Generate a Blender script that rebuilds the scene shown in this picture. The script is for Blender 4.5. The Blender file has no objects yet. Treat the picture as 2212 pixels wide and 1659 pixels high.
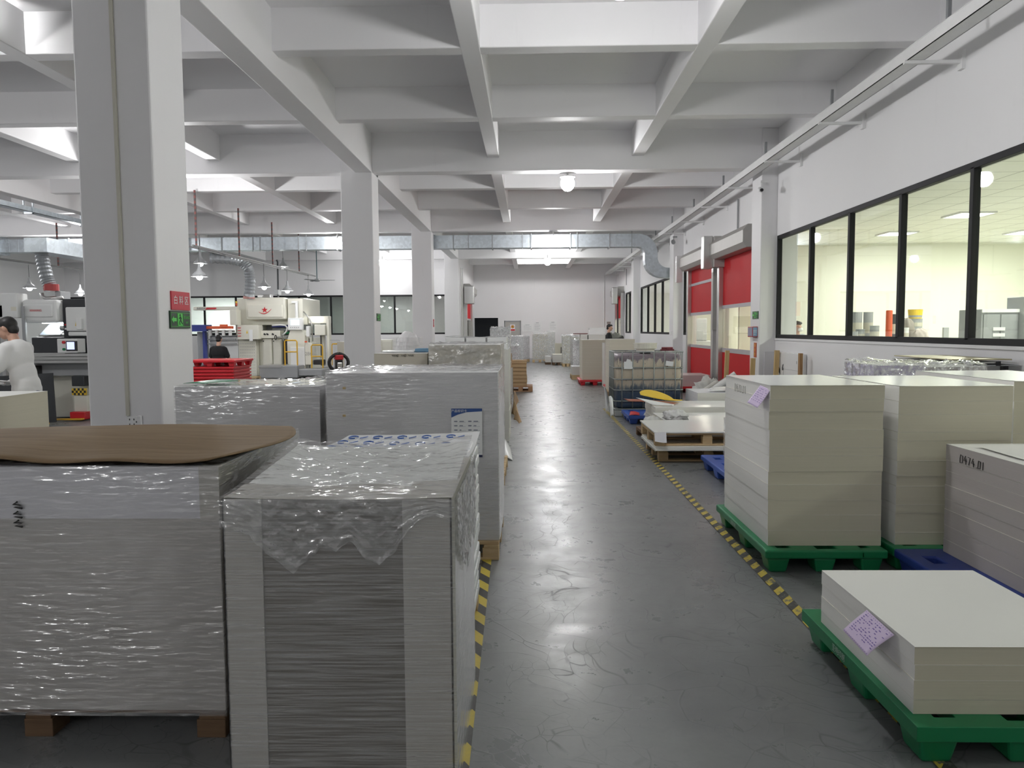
import bpy, math, random
from mathutils import Vector, Matrix, noise
random.seed(7)
SC = bpy.context.scene
COL = SC.collection
PI = math.pi

# ---------------------------------------------------------------- mesh builder
class B:
    def __init__(s):
        s.v = []; s.f = []; s.m = []
    def add(s, vs, fs, m=0):
        o = len(s.v); s.v += [tuple(p) for p in vs]
        for q in fs:
            s.f.append(tuple(i + o for i in q)); s.m.append(m)
        return s
    def box(s, x0, y0, z0, x1, y1, z1, m=0):
        vs = [(x0,y0,z0),(x1,y0,z0),(x1,y1,z0),(x0,y1,z0),(x0,y0,z1),(x1,y0,z1),(x1,y1,z1),(x0,y1,z1)]
        return s.add(vs, [(0,3,2,1),(4,5,6,7),(0,1,5,4),(1,2,6,5),(2,3,7,6),(3,0,4,7)], m)
    def obox(s, c, size, rot=(0,0,0), m=0):
        M = Matrix.Rotation(rot[2],3,'Z') @ Matrix.Rotation(rot[1],3,'Y') @ Matrix.Rotation(rot[0],3,'X')
        h = [q/2 for q in size]; vs = []
        for z in (-1,1):
            for x, y in ((-1,-1),(1,-1),(1,1),(-1,1)):
                vs.append(Vector(c) + M @ Vector((x*h[0], y*h[1], z*h[2])))
        return s.add(vs, [(0,3,2,1),(4,5,6,7),(0,1,5,4),(1,2,6,5),(2,3,7,6),(3,0,4,7)], m)
    def cyl(s, p0, p1, r0, r1=None, n=16, m=0, cap=True):
        r1 = r0 if r1 is None else r1
        p0 = Vector(p0); p1 = Vector(p1); d = (p1-p0).normalized()
        a = d.orthogonal().normalized(); b = d.cross(a)
        vs = []
        for p, r in ((p0,r0),(p1,r1)):
            for i in range(n):
                t = 2*PI*i/n
                vs.append(p + a*r*math.cos(t) + b*r*math.sin(t))
        fs = [(i,(i+1)%n,n+(i+1)%n,n+i) for i in range(n)]
        if cap: fs += [tuple(range(n-1,-1,-1)), tuple(range(n,2*n))]
        return s.add(vs, fs, m)
    def tube(s, pts, r, n=8, m=0, cap=True):
        pts = [Vector(p) for p in pts]; vs = []; fs = []
        prev = None
        for k, p in enumerate(pts):
            d = (pts[min(k+1,len(pts)-1)] - pts[max(k-1,0)])
            if d.length < 1e-9: d = Vector((0,0,1))
            d.normalize()
            if prev is None: a = d.orthogonal().normalized()
            else:
                a = prev - d*prev.dot(d)
                a = a.normalized() if a.length > 1e-6 else d.orthogonal().normalized()
            prev = a; b = d.cross(a)
            rr = r[k] if isinstance(r,(list,tuple)) else r
            for i in range(n):
                t = 2*PI*i/n
                vs.append(p + a*rr*math.cos(t) + b*rr*math.sin(t))
        for k in range(len(pts)-1):
            for i in range(n):
                j = (i+1)%n
                fs.append((k*n+i, k*n+j, (k+1)*n+j, (k+1)*n+i))
        if cap:
            fs.append(tuple(range(n-1,-1,-1))); e=(len(pts)-1)*n
            fs.append(tuple(range(e,e+n)))
        return s.add(vs, fs, m)
    def lathe(s, prof, c=(0,0,0), n=24, m=0):
        vs = []; fs = []
        for r, z in prof:
            for i in range(n):
                t = 2*PI*i/n
                vs.append((c[0]+r*math.cos(t), c[1]+r*math.sin(t), c[2]+z))
        for k in range(len(prof)-1):
            for i in range(n):
                j=(i+1)%n
                fs.append((k*n+i,k*n+j,(k+1)*n+j,(k+1)*n+i))
        return s.add(vs, fs, m)
    def ball(s, c, r, n=16, m=0, rot=None):
        r = (r,r,r) if not isinstance(r,(tuple,list)) else r
        k = n//2; vs=[]; fs=[]
        for j in range(1,k):
            a = PI*j/k
            for i in range(n):
                t=2*PI*i/n
                p = Vector((r[0]*math.sin(a)*math.cos(t), r[1]*math.sin(a)*math.sin(t), r[2]*math.cos(a)))
                if rot is not None: p = rot @ p
                vs.append(Vector(c)+p)
        top=Vector((0,0,r[2])); bot=Vector((0,0,-r[2]))
        if rot is not None: top=rot@top; bot=rot@bot
        vs += [Vector(c)+top, Vector(c)+bot]
        T=len(vs)-2; D=T+1
        for j in range(k-2):
            for i in range(n):
                q=(i+1)%n
                fs.append((j*n+i,(j+1)*n+i,(j+1)*n+q,j*n+q))
        for i in range(n):
            q=(i+1)%n
            fs.append((T,i,q)); fs.append((D,(k-2)*n+q,(k-2)*n+i))
        return s.add(vs,fs,m)
    def cap(s, a, b, ra, rb, n=12):
        s.cyl(a,b,ra,rb,n); s.ball(a,ra,n); s.ball(b,rb,n); return s
    def prism(s, poly, axis, a0, a1, m=0):
        n=len(poly); vs=[]
        for a in (a0,a1):
            for p,q in poly:
                vs.append({'x':(a,p,q),'y':(p,a,q),'z':(p,q,a)}[axis])
        fs=[(i,(i+1)%n,n+(i+1)%n,n+i) for i in range(n)]
        fs += [tuple(range(n-1,-1,-1)), tuple(range(n,2*n))]
        return s.add(vs,fs,m)
    def grid(s, fn, nu, nv, m=0):
        vs=[fn(i/nu,j/nv) for j in range(nv+1) for i in range(nu+1)]
        fs=[(j*(nu+1)+i,j*(nu+1)+i+1,(j+1)*(nu+1)+i+1,(j+1)*(nu+1)+i) for j in range(nv) for i in range(nu)]
        return s.add(vs,fs,m)
    def cells(s, xs, ys, filled, z0, z1, m=0):
        """a slab made of the filled cells of an x/y raster (holes stay open)"""
        idx={}; vs=[]; fs=[]
        def V(i,j,k):
            if (i,j,k) not in idx:
                idx[(i,j,k)]=len(vs); vs.append((xs[i],ys[j],z1 if k else z0))
            return idx[(i,j,k)]
        nx=len(xs)-1; ny=len(ys)-1
        F=lambda i,j: 0<=i<nx and 0<=j<ny and filled(i,j)
        for i in range(nx):
            for j in range(ny):
                if not F(i,j): continue
                fs.append((V(i,j,1),V(i+1,j,1),V(i+1,j+1,1),V(i,j+1,1)))
                fs.append((V(i,j,0),V(i,j+1,0),V(i+1,j+1,0),V(i+1,j,0)))
                if not F(i-1,j): fs.append((V(i,j+1,0),V(i,j,0),V(i,j,1),V(i,j+1,1)))
                if not F(i+1,j): fs.append((V(i+1,j,0),V(i+1,j+1,0),V(i+1,j+1,1),V(i+1,j,1)))
                if not F(i,j-1): fs.append((V(i,j,0),V(i+1,j,0),V(i+1,j,1),V(i,j,1)))
                if not F(i,j+1): fs.append((V(i+1,j+1,0),V(i,j+1,0),V(i,j+1,1),V(i+1,j+1,1)))
        return s.add(vs,fs,m)
    def build(s, name, mats, parent=None, smooth=False, bevel=0, seg=2, fix=False):
        me=bpy.data.meshes.new(name); me.from_pydata(s.v,[],s.f)
        for mt in (mats if isinstance(mats,(list,tuple)) else [mats]): me.materials.append(mt)
        me.polygons.foreach_set('material_index', s.m)
        if smooth: me.polygons.foreach_set('use_smooth',[True]*len(s.f))
        me.update()
        o=bpy.data.objects.new(name,me); COL.objects.link(o)
        if parent is not None: o.parent=parent
        if bevel:
            md=o.modifiers.new('bevel','BEVEL'); md.width=bevel; md.segments=seg; md.limit_method='ANGLE'; md.angle_limit=0.7
        return o

def bx(*a): return B().box(*a)

def tag(o, label, cat, group=None):
    o['label']=label; o['category']=cat
    if group: o['group']=group
    return o
def thing(name, label, cat, loc=(0,0,0), rz=0, group=None):
    o=bpy.data.objects.new(name,None); COL.objects.link(o)
    o.empty_display_size=.1; o.location=loc; o.rotation_euler=(0,0,rz)
    return tag(o,label,cat,group)
def struct(o):
    o['kind']='structure'; return o
def kids(o): return [c for c in bpy.data.objects if c.parent==o]
def dup(root, loc=None, rz=None, label=None, group=None):
    def cp(o,par):
        c=o.copy(); COL.objects.link(c)
        if par is not None: c.parent=par
        for ch in kids(o): cp(ch,c)
        return c
    r=cp(root,None)
    if loc is not None: r.location=loc
    if rz is not None: r.rotation_euler=(0,0,rz)
    if label: r['label']=label
    if group: r['group']=group
    return r

# ---------------------------------------------------------------- materials
def _new(name):
    m=bpy.data.materials.new(name); m.use_nodes=True
    nt=m.node_tree; nt.nodes.clear()
    return m, nt, nt.nodes, nt.links
def rgba(c): return (c[0],c[1],c[2],1)
def coords(nt, scale=(1,1,1), kind='Object', rot=(0,0,0)):
    tc=nt.nodes.new('ShaderNodeTexCoord'); mp=nt.nodes.new('ShaderNodeMapping')
    mp.inputs['Scale'].default_value=scale; mp.inputs['Rotation'].default_value=rot
    nt.links.new(tc.outputs[kind],mp.inputs[0]); return mp.outputs[0]
def tnoise(nt, vec, scale, detail=4, rough=.6):
    n=nt.nodes.new('ShaderNodeTexNoise'); n.inputs['Scale'].default_value=scale
    n.inputs['Detail'].default_value=detail; n.inputs['Roughness'].default_value=rough
    nt.links.new(vec,n.inputs['Vector']); return n.outputs[0]
def ramp(nt, fac, stops):
    r=nt.nodes.new('ShaderNodeValToRGB'); e=r.color_ramp.elements
    while len(e)<len(stops): e.new(.5)
    for k,(p,c) in enumerate(stops):
        e[k].position=p; e[k].color=rgba(c) if isinstance(c,(tuple,list)) else (c,c,c,1)
    nt.links.new(fac,r.inputs[0]); return r.outputs[0]
def mix(nt, fac, a, b, mode='MIX'):
    m=nt.nodes.new('ShaderNodeMix'); m.data_type='RGBA'; m.blend_type=mode
    for k,val in ((0,fac),(6,a),(7,b)):
        s=m.inputs[k]
        if isinstance(val,bpy.types.NodeSocket): nt.links.new(val,s)
        elif isinstance(val,(int,float)): s.default_value=val if k==0 else (val,val,val,1)
        else: s.default_value=rgba(val)
    return m.outputs[2]
def math_(nt, op, a, b=0.0):
    m=nt.nodes.new('ShaderNodeMath'); m.operation=op
    for k,val in enumerate((a,b)):
        if isinstance(val,bpy.types.NodeSocket): nt.links.new(val,m.inputs[k])
        else: m.inputs[k].default_value=val
    return m.outputs[0]
def bump(nt, h, strength=.2, dist=.01):
    b=nt.nodes.new('ShaderNodeBump'); b.inputs['Strength'].default_value=strength; b.inputs['Distance'].default_value=dist
    nt.links.new(h,b.inputs['Height']); return b.outputs[0]
def principled(nt, color, rough=.5, metal=0, normal=None, spec=None, **kw):
    p=nt.nodes.new('ShaderNodeBsdfPrincipled')
    for key,val in (('Base Color',color),('Roughness',rough),('Metallic',metal)):
        if isinstance(val,bpy.types.NodeSocket): nt.links.new(val,p.inputs[key])
        elif key=='Base Color': p.inputs[key].default_value=rgba(val)
        else: p.inputs[key].default_value=val
    if spec is not None: p.inputs['Specular IOR Level'].default_value=spec
    if normal is not None: nt.links.new(normal,p.inputs['Normal'])
    for k,v in kw.items(): p.inputs[k.replace('_',' ')].default_value=v
    return p.outputs[0]
def out(nt, sh):
    o=nt.nodes.new('ShaderNodeOutputMaterial'); nt.links.new(sh,o.inputs[0])

def M_(name, c, rough=.5, metal=0, var=.06, vs=6, bmp=0, spec=None, **kw):
    """plain paint, plastic or metal with a little procedural variation"""
    m,nt,_,_=_new(name); v=coords(nt)
    n=tnoise(nt,v,vs)
    col=mix(nt,n,tuple(max(0,q*(1-var)) for q in c),tuple(min(1,q*(1+var)) for q in c))
    nm=bump(nt,tnoise(nt,v,vs*8),bmp,.004) if bmp else None
    out(nt,principled(nt,col,rough,metal,nm,spec,**kw)); return m
def emit(name,c,s):
    m,nt,_,_=_new(name); e=nt.nodes.new('ShaderNodeEmission'); e.inputs[0].default_value=rgba(c); e.inputs[1].default_value=s
    out(nt,e.outputs[0]); return m
def paper_edge(name, c, lines=260, amt=.07, rough=.75, spec=.2):
    """cut edges of thousands of sheets: fine horizontal lines"""
    m,nt,_,_=_new(name)
    n1=tnoise(nt,coords(nt,(.6,.6,lines)),1,3,.7)
    n2=tnoise(nt,coords(nt,(1.2,1.2,14)),1,2)
    a=mix(nt,n1,tuple(q*(1-amt*1.6) for q in c),tuple(min(1,q*(1+amt)) for q in c))
    a=mix(nt,math_(nt,'MULTIPLY',n2,.25),a,tuple(q*.82 for q in c))
    out(nt,principled(nt,a,rough,0,bump(nt,n1,.25,.002),spec)); return m
def paint_wall(name, c, dirt=.06):
    m,nt,_,_=_new(name); v=coords(nt)
    n=tnoise(nt,v,.7,5,.6); n2=tnoise(nt,coords(nt,(3,3,.5)),1.5,4,.7)
    a=mix(nt,n,tuple(q*(1-dirt) for q in c),c)
    a=mix(nt,ramp(nt,n2,[(.62,0),(.8,.35)]),a,tuple(q*.85 for q in c))
    out(nt,principled(nt,a,.55,0,bump(nt,tnoise(nt,v,40,3),.06,.004),.35)); return m
def wood(name, c1, c2, axis='x', scale=3):
    m,nt,_,_=_new(name)
    sc={'x':(1,9,9),'y':(9,1,9),'z':(9,9,1)}[axis]
    n=tnoise(nt,coords(nt,sc),scale,6,.7); k=tnoise(nt,coords(nt),2,3)
    a=mix(nt,ramp(nt,n,[(.3,0),(.7,1.)]),c1,c2); a=mix(nt,math_(nt,'MULTIPLY',k,.3),a,tuple(q*.55 for q in c1))
    out(nt,principled(nt,a,.7,0,bump(nt,n,.3,.004),.3)); return m
def galvanised(name, c=(.55,.6,.64)):
    m,nt,_,_=_new(name); v=coords(nt)
    vo=nt.nodes.new('ShaderNodeTexVoronoi'); vo.inputs['Scale'].default_value=14; nt.links.new(v,vo.inputs['Vector'])
    a=mix(nt,vo.outputs['Color'],tuple(q*.86 for q in c),tuple(min(1,q*1.1) for q in c))
    big=tnoise(nt,v,1.2,3)
    out(nt,principled(nt,a,ramp(nt,big,[(.3,.28),(.7,.45)]),.85)); return m
def schlick(nt, normal=None, f0=.04):
    lw=nt.nodes.new('ShaderNodeLayerWeight'); lw.inputs[0].default_value=.5
    if normal is not None: nt.links.new(normal,lw.inputs['Normal'])
    return math_(nt,'ADD',math_(nt,'MULTIPLY',math_(nt,'POWER',lw.outputs['Facing'],5.0),1-f0),f0)
def film_mat(name, wr=(4,4,13), rot=(0,.06,0), haze=.12, gl=1.0, rough=.15, dist=.011, fib=(1.2,1.2,34), lo=.3, gain=2.2):
    """thin stretch film: mostly clear, creased into small facets that catch the lamps, with milky fibres"""
    m,nt,_,L=_new(name)
    n=tnoise(nt,coords(nt,wr,rot=rot),3.2,2,.42)
    nm=bump(nt,n,1,dist)
    L.new(ramp(nt,tnoise(nt,coords(nt),2.1,2),[(.36,.25),(.62,1.)]),nm.node.inputs['Strength'])
    fb=tnoise(nt,coords(nt,fib,rot=rot),3.2,5,.62)
    lw=schlick(nt,nm,.06)
    g=nt.nodes.new('ShaderNodeBsdfGlossy'); g.inputs['Roughness'].default_value=rough; g.inputs['Color'].default_value=(1,1,1,1); L.new(nm,g.inputs['Normal'])
    d=nt.nodes.new('ShaderNodeBsdfDiffuse'); d.inputs[0].default_value=(.86,.87,.88,1)
    t=nt.nodes.new('ShaderNodeBsdfTransparent'); t.inputs[0].default_value=(.985,.985,.985,1)
    hz=ramp(nt,fb,[(.40,haze*lo),(.70,haze*gain)])
    m1=nt.nodes.new('ShaderNodeMixShader'); L.new(hz,m1.inputs[0]); L.new(t.outputs[0],m1.inputs[1]); L.new(d.outputs[0],m1.inputs[2])
    m2=nt.nodes.new('ShaderNodeMixShader'); L.new(math_(nt,'ADD',math_(nt,'MULTIPLY',lw,gl*1.6),.02),m2.inputs[0]); L.new(m1.outputs[0],m2.inputs[1]); L.new(g.outputs[0],m2.inputs[2])
    out(nt,m2.outputs[0]); return m
def glass_pane(name, tint=(.93,.96,.94), refl=1.0):
    m,nt,_,L=_new(name)
    fr=schlick(nt)
    g=nt.nodes.new('ShaderNodeBsdfGlossy'); g.inputs['Roughness'].default_value=.015
    t=nt.nodes.new('ShaderNodeBsdfTransparent'); t.inputs[0].default_value=rgba(tint)
    x=nt.nodes.new('ShaderNodeMixShader'); L.new(math_(nt,'MULTIPLY',fr,refl),x.inputs[0]); L.new(t.outputs[0],x.inputs[1]); L.new(g.outputs[0],x.inputs[2])
    out(nt,x.outputs[0]); return m
def hazard(name, ang=.785, freq=7.5, c1=(.62,.48,.05), c2=(.025,.027,.03), wear=.5, cb=None):
    m,nt,_,L=_new(name)
    tc=nt.nodes.new('ShaderNodeTexCoord'); sp=nt.nodes.new('ShaderNodeSeparateXYZ'); L.new(tc.outputs['Object'],sp.inputs[0])
    s=math_(nt,'ADD',math_(nt,'MULTIPLY',sp.outputs[0],math.tan(ang)),sp.outputs[1])
    fr=math_(nt,'FRACT',math_(nt,'MULTIPLY',s,freq))
    st=math_(nt,'GREATER_THAN',fr,.5)
    a=mix(nt,st,c1,c2)
    w=tnoise(nt,coords(nt),18,6,.75)
    a=mix(nt,math_(nt,'GREATER_THAN',w,1-wear*.8),a,(.12,.12,.115))
    a=mix(nt,math_(nt,'MULTIPLY',tnoise(nt,coords(nt),60,3),.35),a,(.2,.19,.15))
    out(nt,principled(nt,a,.55)); return m

def floor_mat():
    m,nt,_,L=_new('grey epoxy floor')
    v=coords(nt)
    big=tnoise(nt,v,.55,5,.6); mid=tnoise(nt,v,3.2,6,.68); fine=tnoise(nt,v,46,3,.7)
    base=mix(nt,big,(.155,.163,.168),(.23,.24,.244))
    base=mix(nt,ramp(nt,mid,[(.35,.0),(.75,.55)]),base,(.125,.128,.128))
    base=mix(nt,math_(nt,'MULTIPLY',fine,.25),base,(.26,.265,.26))
    # long curved tyre scuffs and scratches
    def scratch(scale,dist,seed,w):
        mp=nt.nodes.new('ShaderNodeMapping'); tc=nt.nodes.new('ShaderNodeTexCoord'); L.new(tc.outputs['Object'],mp.inputs[0])
        mp.inputs['Location'].default_value=(seed,seed*2,0)
        no=nt.nodes.new('ShaderNodeTexNoise'); no.inputs['Scale'].default_value=.9; no.inputs['Detail'].default_value=2; L.new(mp.outputs[0],no.inputs['Vector'])
        ad=nt.nodes.new('ShaderNodeVectorMath'); ad.operation='MULTIPLY_ADD'; L.new(no.outputs['Color'],ad.inputs[0]); ad.inputs[1].default_value=(dist,dist,0); L.new(mp.outputs[0],ad.inputs[2])
        vo=nt.nodes.new('ShaderNodeTexVoronoi'); vo.feature='DISTANCE_TO_EDGE'; vo.inputs['Scale'].default_value=scale; L.new(ad.outputs[0],vo.inputs['Vector'])
        return ramp(nt,vo.outputs['Distance'],[(0,1.),(w,0.)])
    msk=ramp(nt,tnoise(nt,v,1.7,3),[(.44,0),(.58,1.)])
    s1=mix(nt,msk,0.0,scratch(3.4,1.5,3.1,.016)); s2=mix(nt,ramp(nt,tnoise(nt,v,2.3,3),[(.45,0),(.60,1.)]),0.0,scratch(7.5,2.4,9.7,.024))
    sc=math_(nt,'MAXIMUM',s1,s2)
    base=mix(nt,math_(nt,'MULTIPLY',sc,.6),base,(.06,.062,.062))
    sp=ramp(nt,tnoise(nt,v,6.5,2,.5),[(.745,0),(.765,1.)])
    base=mix(nt,math_(nt,'MULTIPLY',sp,.55),base,(.085,.075,.06))
    rg=ramp(nt,mid,[(.3,.23),(.75,.44)])
    rg=math_(nt,'ADD',rg,math_(nt,'MULTIPLY',sc,.15))
    h=mix(nt,.35,tnoise(nt,v,7,4,.6),sc)
    out(nt,principled(nt,base,rg,0,bump(nt,h,.10,.012),.55)); return m

W_=dict(
 wall=paint_wall('white wall paint',(.86,.855,.865)), ceil=paint_wall('ceiling paint',(.885,.88,.89),.03),
 col=paint_wall('column paint',(.85,.845,.855),.05), room=paint_wall('cream room paint',(.86,.865,.765),.03),
 floor=floor_mat(), frame=M_('black window frame',(.014,.014,.016),.6,0,.06,6,0,.25), glass=glass_pane('window glass'),
 film_door=glass_pane('clear door film',(.95,.945,.89),.8), pale_floor=M_('pale room floor',(.62,.62,.56),.4), dull_galv=M_('dull flexible duct',(.42,.44,.46),.42,.6,.15,14), sheet_side_lit=paper_edge('painted-lit sheet sides',(.87,.86,.83),220,.05), tile=None, galv=galvanised('galvanised sheet'), steel=M_('brushed steel',(.60,.60,.59),.32,.9,.08,3),  # the white for sheet sides has light from the aisle put into its colour
 white_metal=M_('white metal',(.82,.82,.82),.4), grey_metal=M_('grey metal',(.3,.31,.32),.45,.5), dark=M_('dark plastic',(.02,.02,.022),.45),
 black=M_('black cloth',(.012,.012,.014),.9), red=M_('red plastic',(.56,.02,.03),.4), blue=M_('blue plastic',(.04,.10,.42),.4),
 green=M_('green plastic',(.008,.20,.075),.38,0,.12,4,.1), navy=M_('dark blue plastic',(.022,.05,.26),.4,0,.1,4,.1),
 wood=wood('pale pallet wood',(.52,.36,.19),(.68,.52,.32)), dwood=wood('dark pallet wood',(.11,.065,.038),(.20,.125,.07)),
 ywood=wood('yellow plank wood',(.62,.42,.18),(.72,.55,.30),'z'),
 curtain=M_('red door fabric',(.54,.012,.018),.6,0,.08,1.5,.1,.2), housing=M_('dull door steel',(.44,.43,.41),.5,.35), cage=M_('cage steel',(.30,.32,.31),.45,.55), ream_line=M_('ream parting line',(.74,.72,.65),.6), tape_grey=M_('grey band',(.45,.43,.45),.5),
 cream=M_('cream machine paint',(.76,.75,.66),.35,0,.03), mwhite=M_('white machine paint',(.82,.83,.82),.32,0,.02),
 mgrey=M_('grey machine paint',(.36,.37,.38),.45), charcoal=M_('charcoal panel',(.03,.033,.038),.5), yellow=M_('yellow paint',(.72,.42,.03),.4),
 orange=M_('orange red paint',(.75,.12,.04),.4), mblue=M_('blue machine paint',(.05,.07,.3),.4),
 pk_beige=paper_edge('beige sheet edges',(.60,.565,.475)), pk_white=paper_edge('white sheet edges',(.70,.69,.65),200,.05),
 pk_cream=paper_edge('cream sheet edges',(.66,.625,.50)), pk_grey=paper_edge('grey sheet edges',(.49,.455,.44)),
 pk_warm=paper_edge('warm grey sheet edges',(.47,.45,.42),180), pk_lilac=paper_edge('pale grey sheet edges',(.82,.815,.83),240,.08),
 pk_dark=paper_edge('dark grey board',(.20,.183,.16),120,.14), pk_pink=paper_edge('pinkish grey sheet edges',(.62,.52,.53)),
 sheet=M_('white coated sheet',(.86,.87,.87),.22,0,.015,2), matt_sheet=M_('matt white board',(.80,.80,.77),.5,0,.015,2),
 liner=M_('pale liner paper',(.66,.66,.70),.55,0,.03,3), corner=M_('grey corner board',(.49,.475,.435),.6,0,.04,6),
 kraft=wood('kraft sheet',(.19,.125,.065),(.30,.21,.12),'x',2.2), carton=M_('brown carton',(.42,.28,.15),.7,0,.08,5),
 tapeclear=M_('shiny carton tape',(.55,.42,.26),.2), lilac=M_('lilac slip',(.70,.58,.80),.6,0,.03), ink=M_('violet ink',(.16,.10,.40),.6),
 marker=M_('black marker ink',(.02,.02,.02),.6), bink=M_('blue ink',(.05,.13,.42),.5), wink=M_('white print',(.85,.85,.85),.5), redink=M_('red print',(.6,.02,.03),.5),
 film=film_mat('stretch film'), film_a=film_mat('stretch film of the broad pile',(3.2,3.2,15),dist=.015,rough=.14), film_top=film_mat('draped stretch film',(4,4,4),(.3,.2,.6),.16,.6,dist=.04,rough=.13,fib=(6,6,6)), film_soft=film_mat('loose film',(4,4,5),(.3,.2,.6),.40,dist=.04,rough=.13,fib=(7,7,7)),
 skin=M_('skin',(.56,.33,.24),.5,0,.05,20), hair=M_('black hair',(.010,.009,.009),.5), tee=M_('white cotton',(.80,.80,.79),.85,0,.03,9,.2),
 jeans=M_('blue denim',(.05,.09,.17),.85,0,.15,30), glove=M_('grey glove',(.5,.5,.5),.9), tub=M_('ivory plastic',(.78,.76,.66),.4),
 sign_red=M_('red sign',(.55,.025,.05),.4), sign_green=M_('dark green sign',(.008,.045,.02),.4), glow_green=M_('luminous green print',(.10,.62,.10),.5),
 sign_yellow=M_('yellow print',(.8,.55,.05),.5), bulb=emit('hall lamp bulb',(.99,.985,.985),178), hang_bulb=emit('hanging lamp bulb',(.985,.98,.98),150), dim_bulb=emit('dim lamp bulb',(1,.99,.96),30), panel=emit('panel light diffuser',(1,1,.90),9),
 screen=emit('lit screen',(.45,.5,.9),1.6), scr2=emit('lit display',(.6,.8,.95),1.8), tube_light=emit('machine work light',(1,1,.95),7),
 pebble=M_('shiny silver wrap',(.5,.51,.53),.25,.4,.2,9,.3),
)
m,nt,_,L=_new('ceiling tiles')
v=coords(nt,(1/.6,1/.6,1)); br=nt.nodes.new('ShaderNodeTexBrick'); br.offset=0; br.inputs['Scale'].default_value=1; br.inputs['Mortar Size'].default_value=.012
br.inputs['Brick Width'].default_value=1; br.inputs['Row Height'].default_value=1
for k,c in (('Color1',(.90,.90,.82)),('Color2',(.89,.89,.81)),('Mortar',(.33,.33,.3))): br.inputs[k].default_value=rgba(c)
L.new(v,br.inputs['Vector']); out(nt,principled(nt,br.outputs['Color'],.7)); W_['tile']=m
m,nt,_,L=_new('stained tank plastic')
tc=nt.nodes.new('ShaderNodeTexCoord'); sp=nt.nodes.new('ShaderNodeSeparateXYZ'); L.new(tc.outputs['Object'],sp.inputs[0])
drip=tnoise(nt,coords(nt,(9,9,1.0)),2.2,5,.7); blot=tnoise(nt,coords(nt,(1,1,.6)),7,5,.75)
hz=math_(nt,'ADD',sp.outputs[2],math_(nt,'MULTIPLY',math_(nt,'SUBTRACT',drip,.5),.32))
a=ramp(nt,math_(nt,'ADD',hz,math_(nt,'MULTIPLY',math_(nt,'SUBTRACT',blot,.5),.3)),[(.40,(.035,.06,.105)),(.50,(.10,.13,.165)),(.585,(.50,.43,.33)),(.96,(.62,.55,.44)),(.98,(.26,.21,.23)),(1.0,(.24,.20,.23))])
a=mix(nt,ramp(nt,tnoise(nt,coords(nt,(14,14,3)),2.2,4),[(.62,0),(.66,.85)]),a,(.06,.06,.07))
out(nt,principled(nt,a,.45)); W_['tank']=m
hz_floor=hazard('hazard floor tape',1.0,4.0,wear=.34); hz_worn=hazard('worn hazard floor tape',-.9,6.3,wear=.54)

def text(body, size, loc, rot, mt, parent=None, name='lettering', ext=.0008, align='CENTER'):
    cu=bpy.data.curves.new('t','FONT'); cu.body=body; cu.size=size; cu.extrude=ext; cu.align_x=align; cu.align_y='CENTER'; cu.resolution_u=3
    o=bpy.data.objects.new('t',cu); COL.objects.link(o)
    dg=bpy.context.evaluated_depsgraph_get(); me=bpy.data.meshes.new_from_object(o.evaluated_get(dg))
    bpy.data.objects.remove(o); bpy.data.curves.remove(cu)
    me.name=name; me.materials.clear(); me.materials.append(mt)
    q=bpy.data.objects.new(name,me); COL.objects.link(q); q.location=loc; q.rotation_euler=rot
    if parent is not None: q.parent=parent
    return q
FRONT=(PI/2,0,0)            # faces the camera side (-Y)
RIGHTF=(PI/2,0,PI/2)        # faces +X
LEFTF=(PI/2,0,-PI/2)        # faces -X
# ================================================================= SETTING
XL, YB, YF, ZS = -20.0, -6.5, 41.0, 5.25      # hall extents; slab underside
XR = 4.65                                      # inner face of the right wall
YH = 32.7                                      # machine hall end wall
ROWS = [-2.68, 6.05, 14.58, 23.30, 32.20]      # column rows (front faces)
struct(B().box(XL-.3,YB-.3,-.12,14.0,YF+.3,0).build('floor',W_['floor']))
struct(bx(XL-.3,YB-.3,ZS,14.0,YF+.3,ZS+.2).build('ceiling',W_['ceil']))
MAINZ, SECZ = 4.52, 4.77
def beam(x0,y0,x1,y1,z): struct(bx(x0,y0,z,x1,y1,ZS+.02).build('ceiling_beam',W_['ceil'],bevel=.012))
for y in ROWS: beam(XL,y+.02,XR+.3,y+.34,MAINZ)
step=8.73/3
for k in range(5):
    y0=ROWS[0]+8.73*k if k<4 else ROWS[4]
    for q in (1,2):
        yy=y0+step*q
        if yy<YF-1: beam(XL if yy<YH else -2.95,yy+.04,XR+.3,yy+.27,SECZ)
beam(-3.27,YB,-2.95,YH,MAINZ-.003)
beam(-11.4,YB,-11.08,YH,MAINZ-.003)
beam(4.70,YB,5.0,YF,MAINZ-.003)
for x in (-.66,2.05,-5.95,-8.6,-14.1,-16.8): beam(x-.115,YB,x+.115,YF if x>-3 else YH,SECZ-.003)
for y in ROWS:
    struct(bx(-3.55,y,0,-2.95,y+.6,ZS).build('column',W_['col'],bevel=.015))
    struct(bx(4.35,y,0,5.05,y+.6,ZS).build('column',W_['col'],bevel=.015))
for y in ROWS[:-1]:
    struct(bx(-11.55,y,0,-10.95,y+.6,ZS).build('column',W_['col'],bevel=.015))
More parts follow.
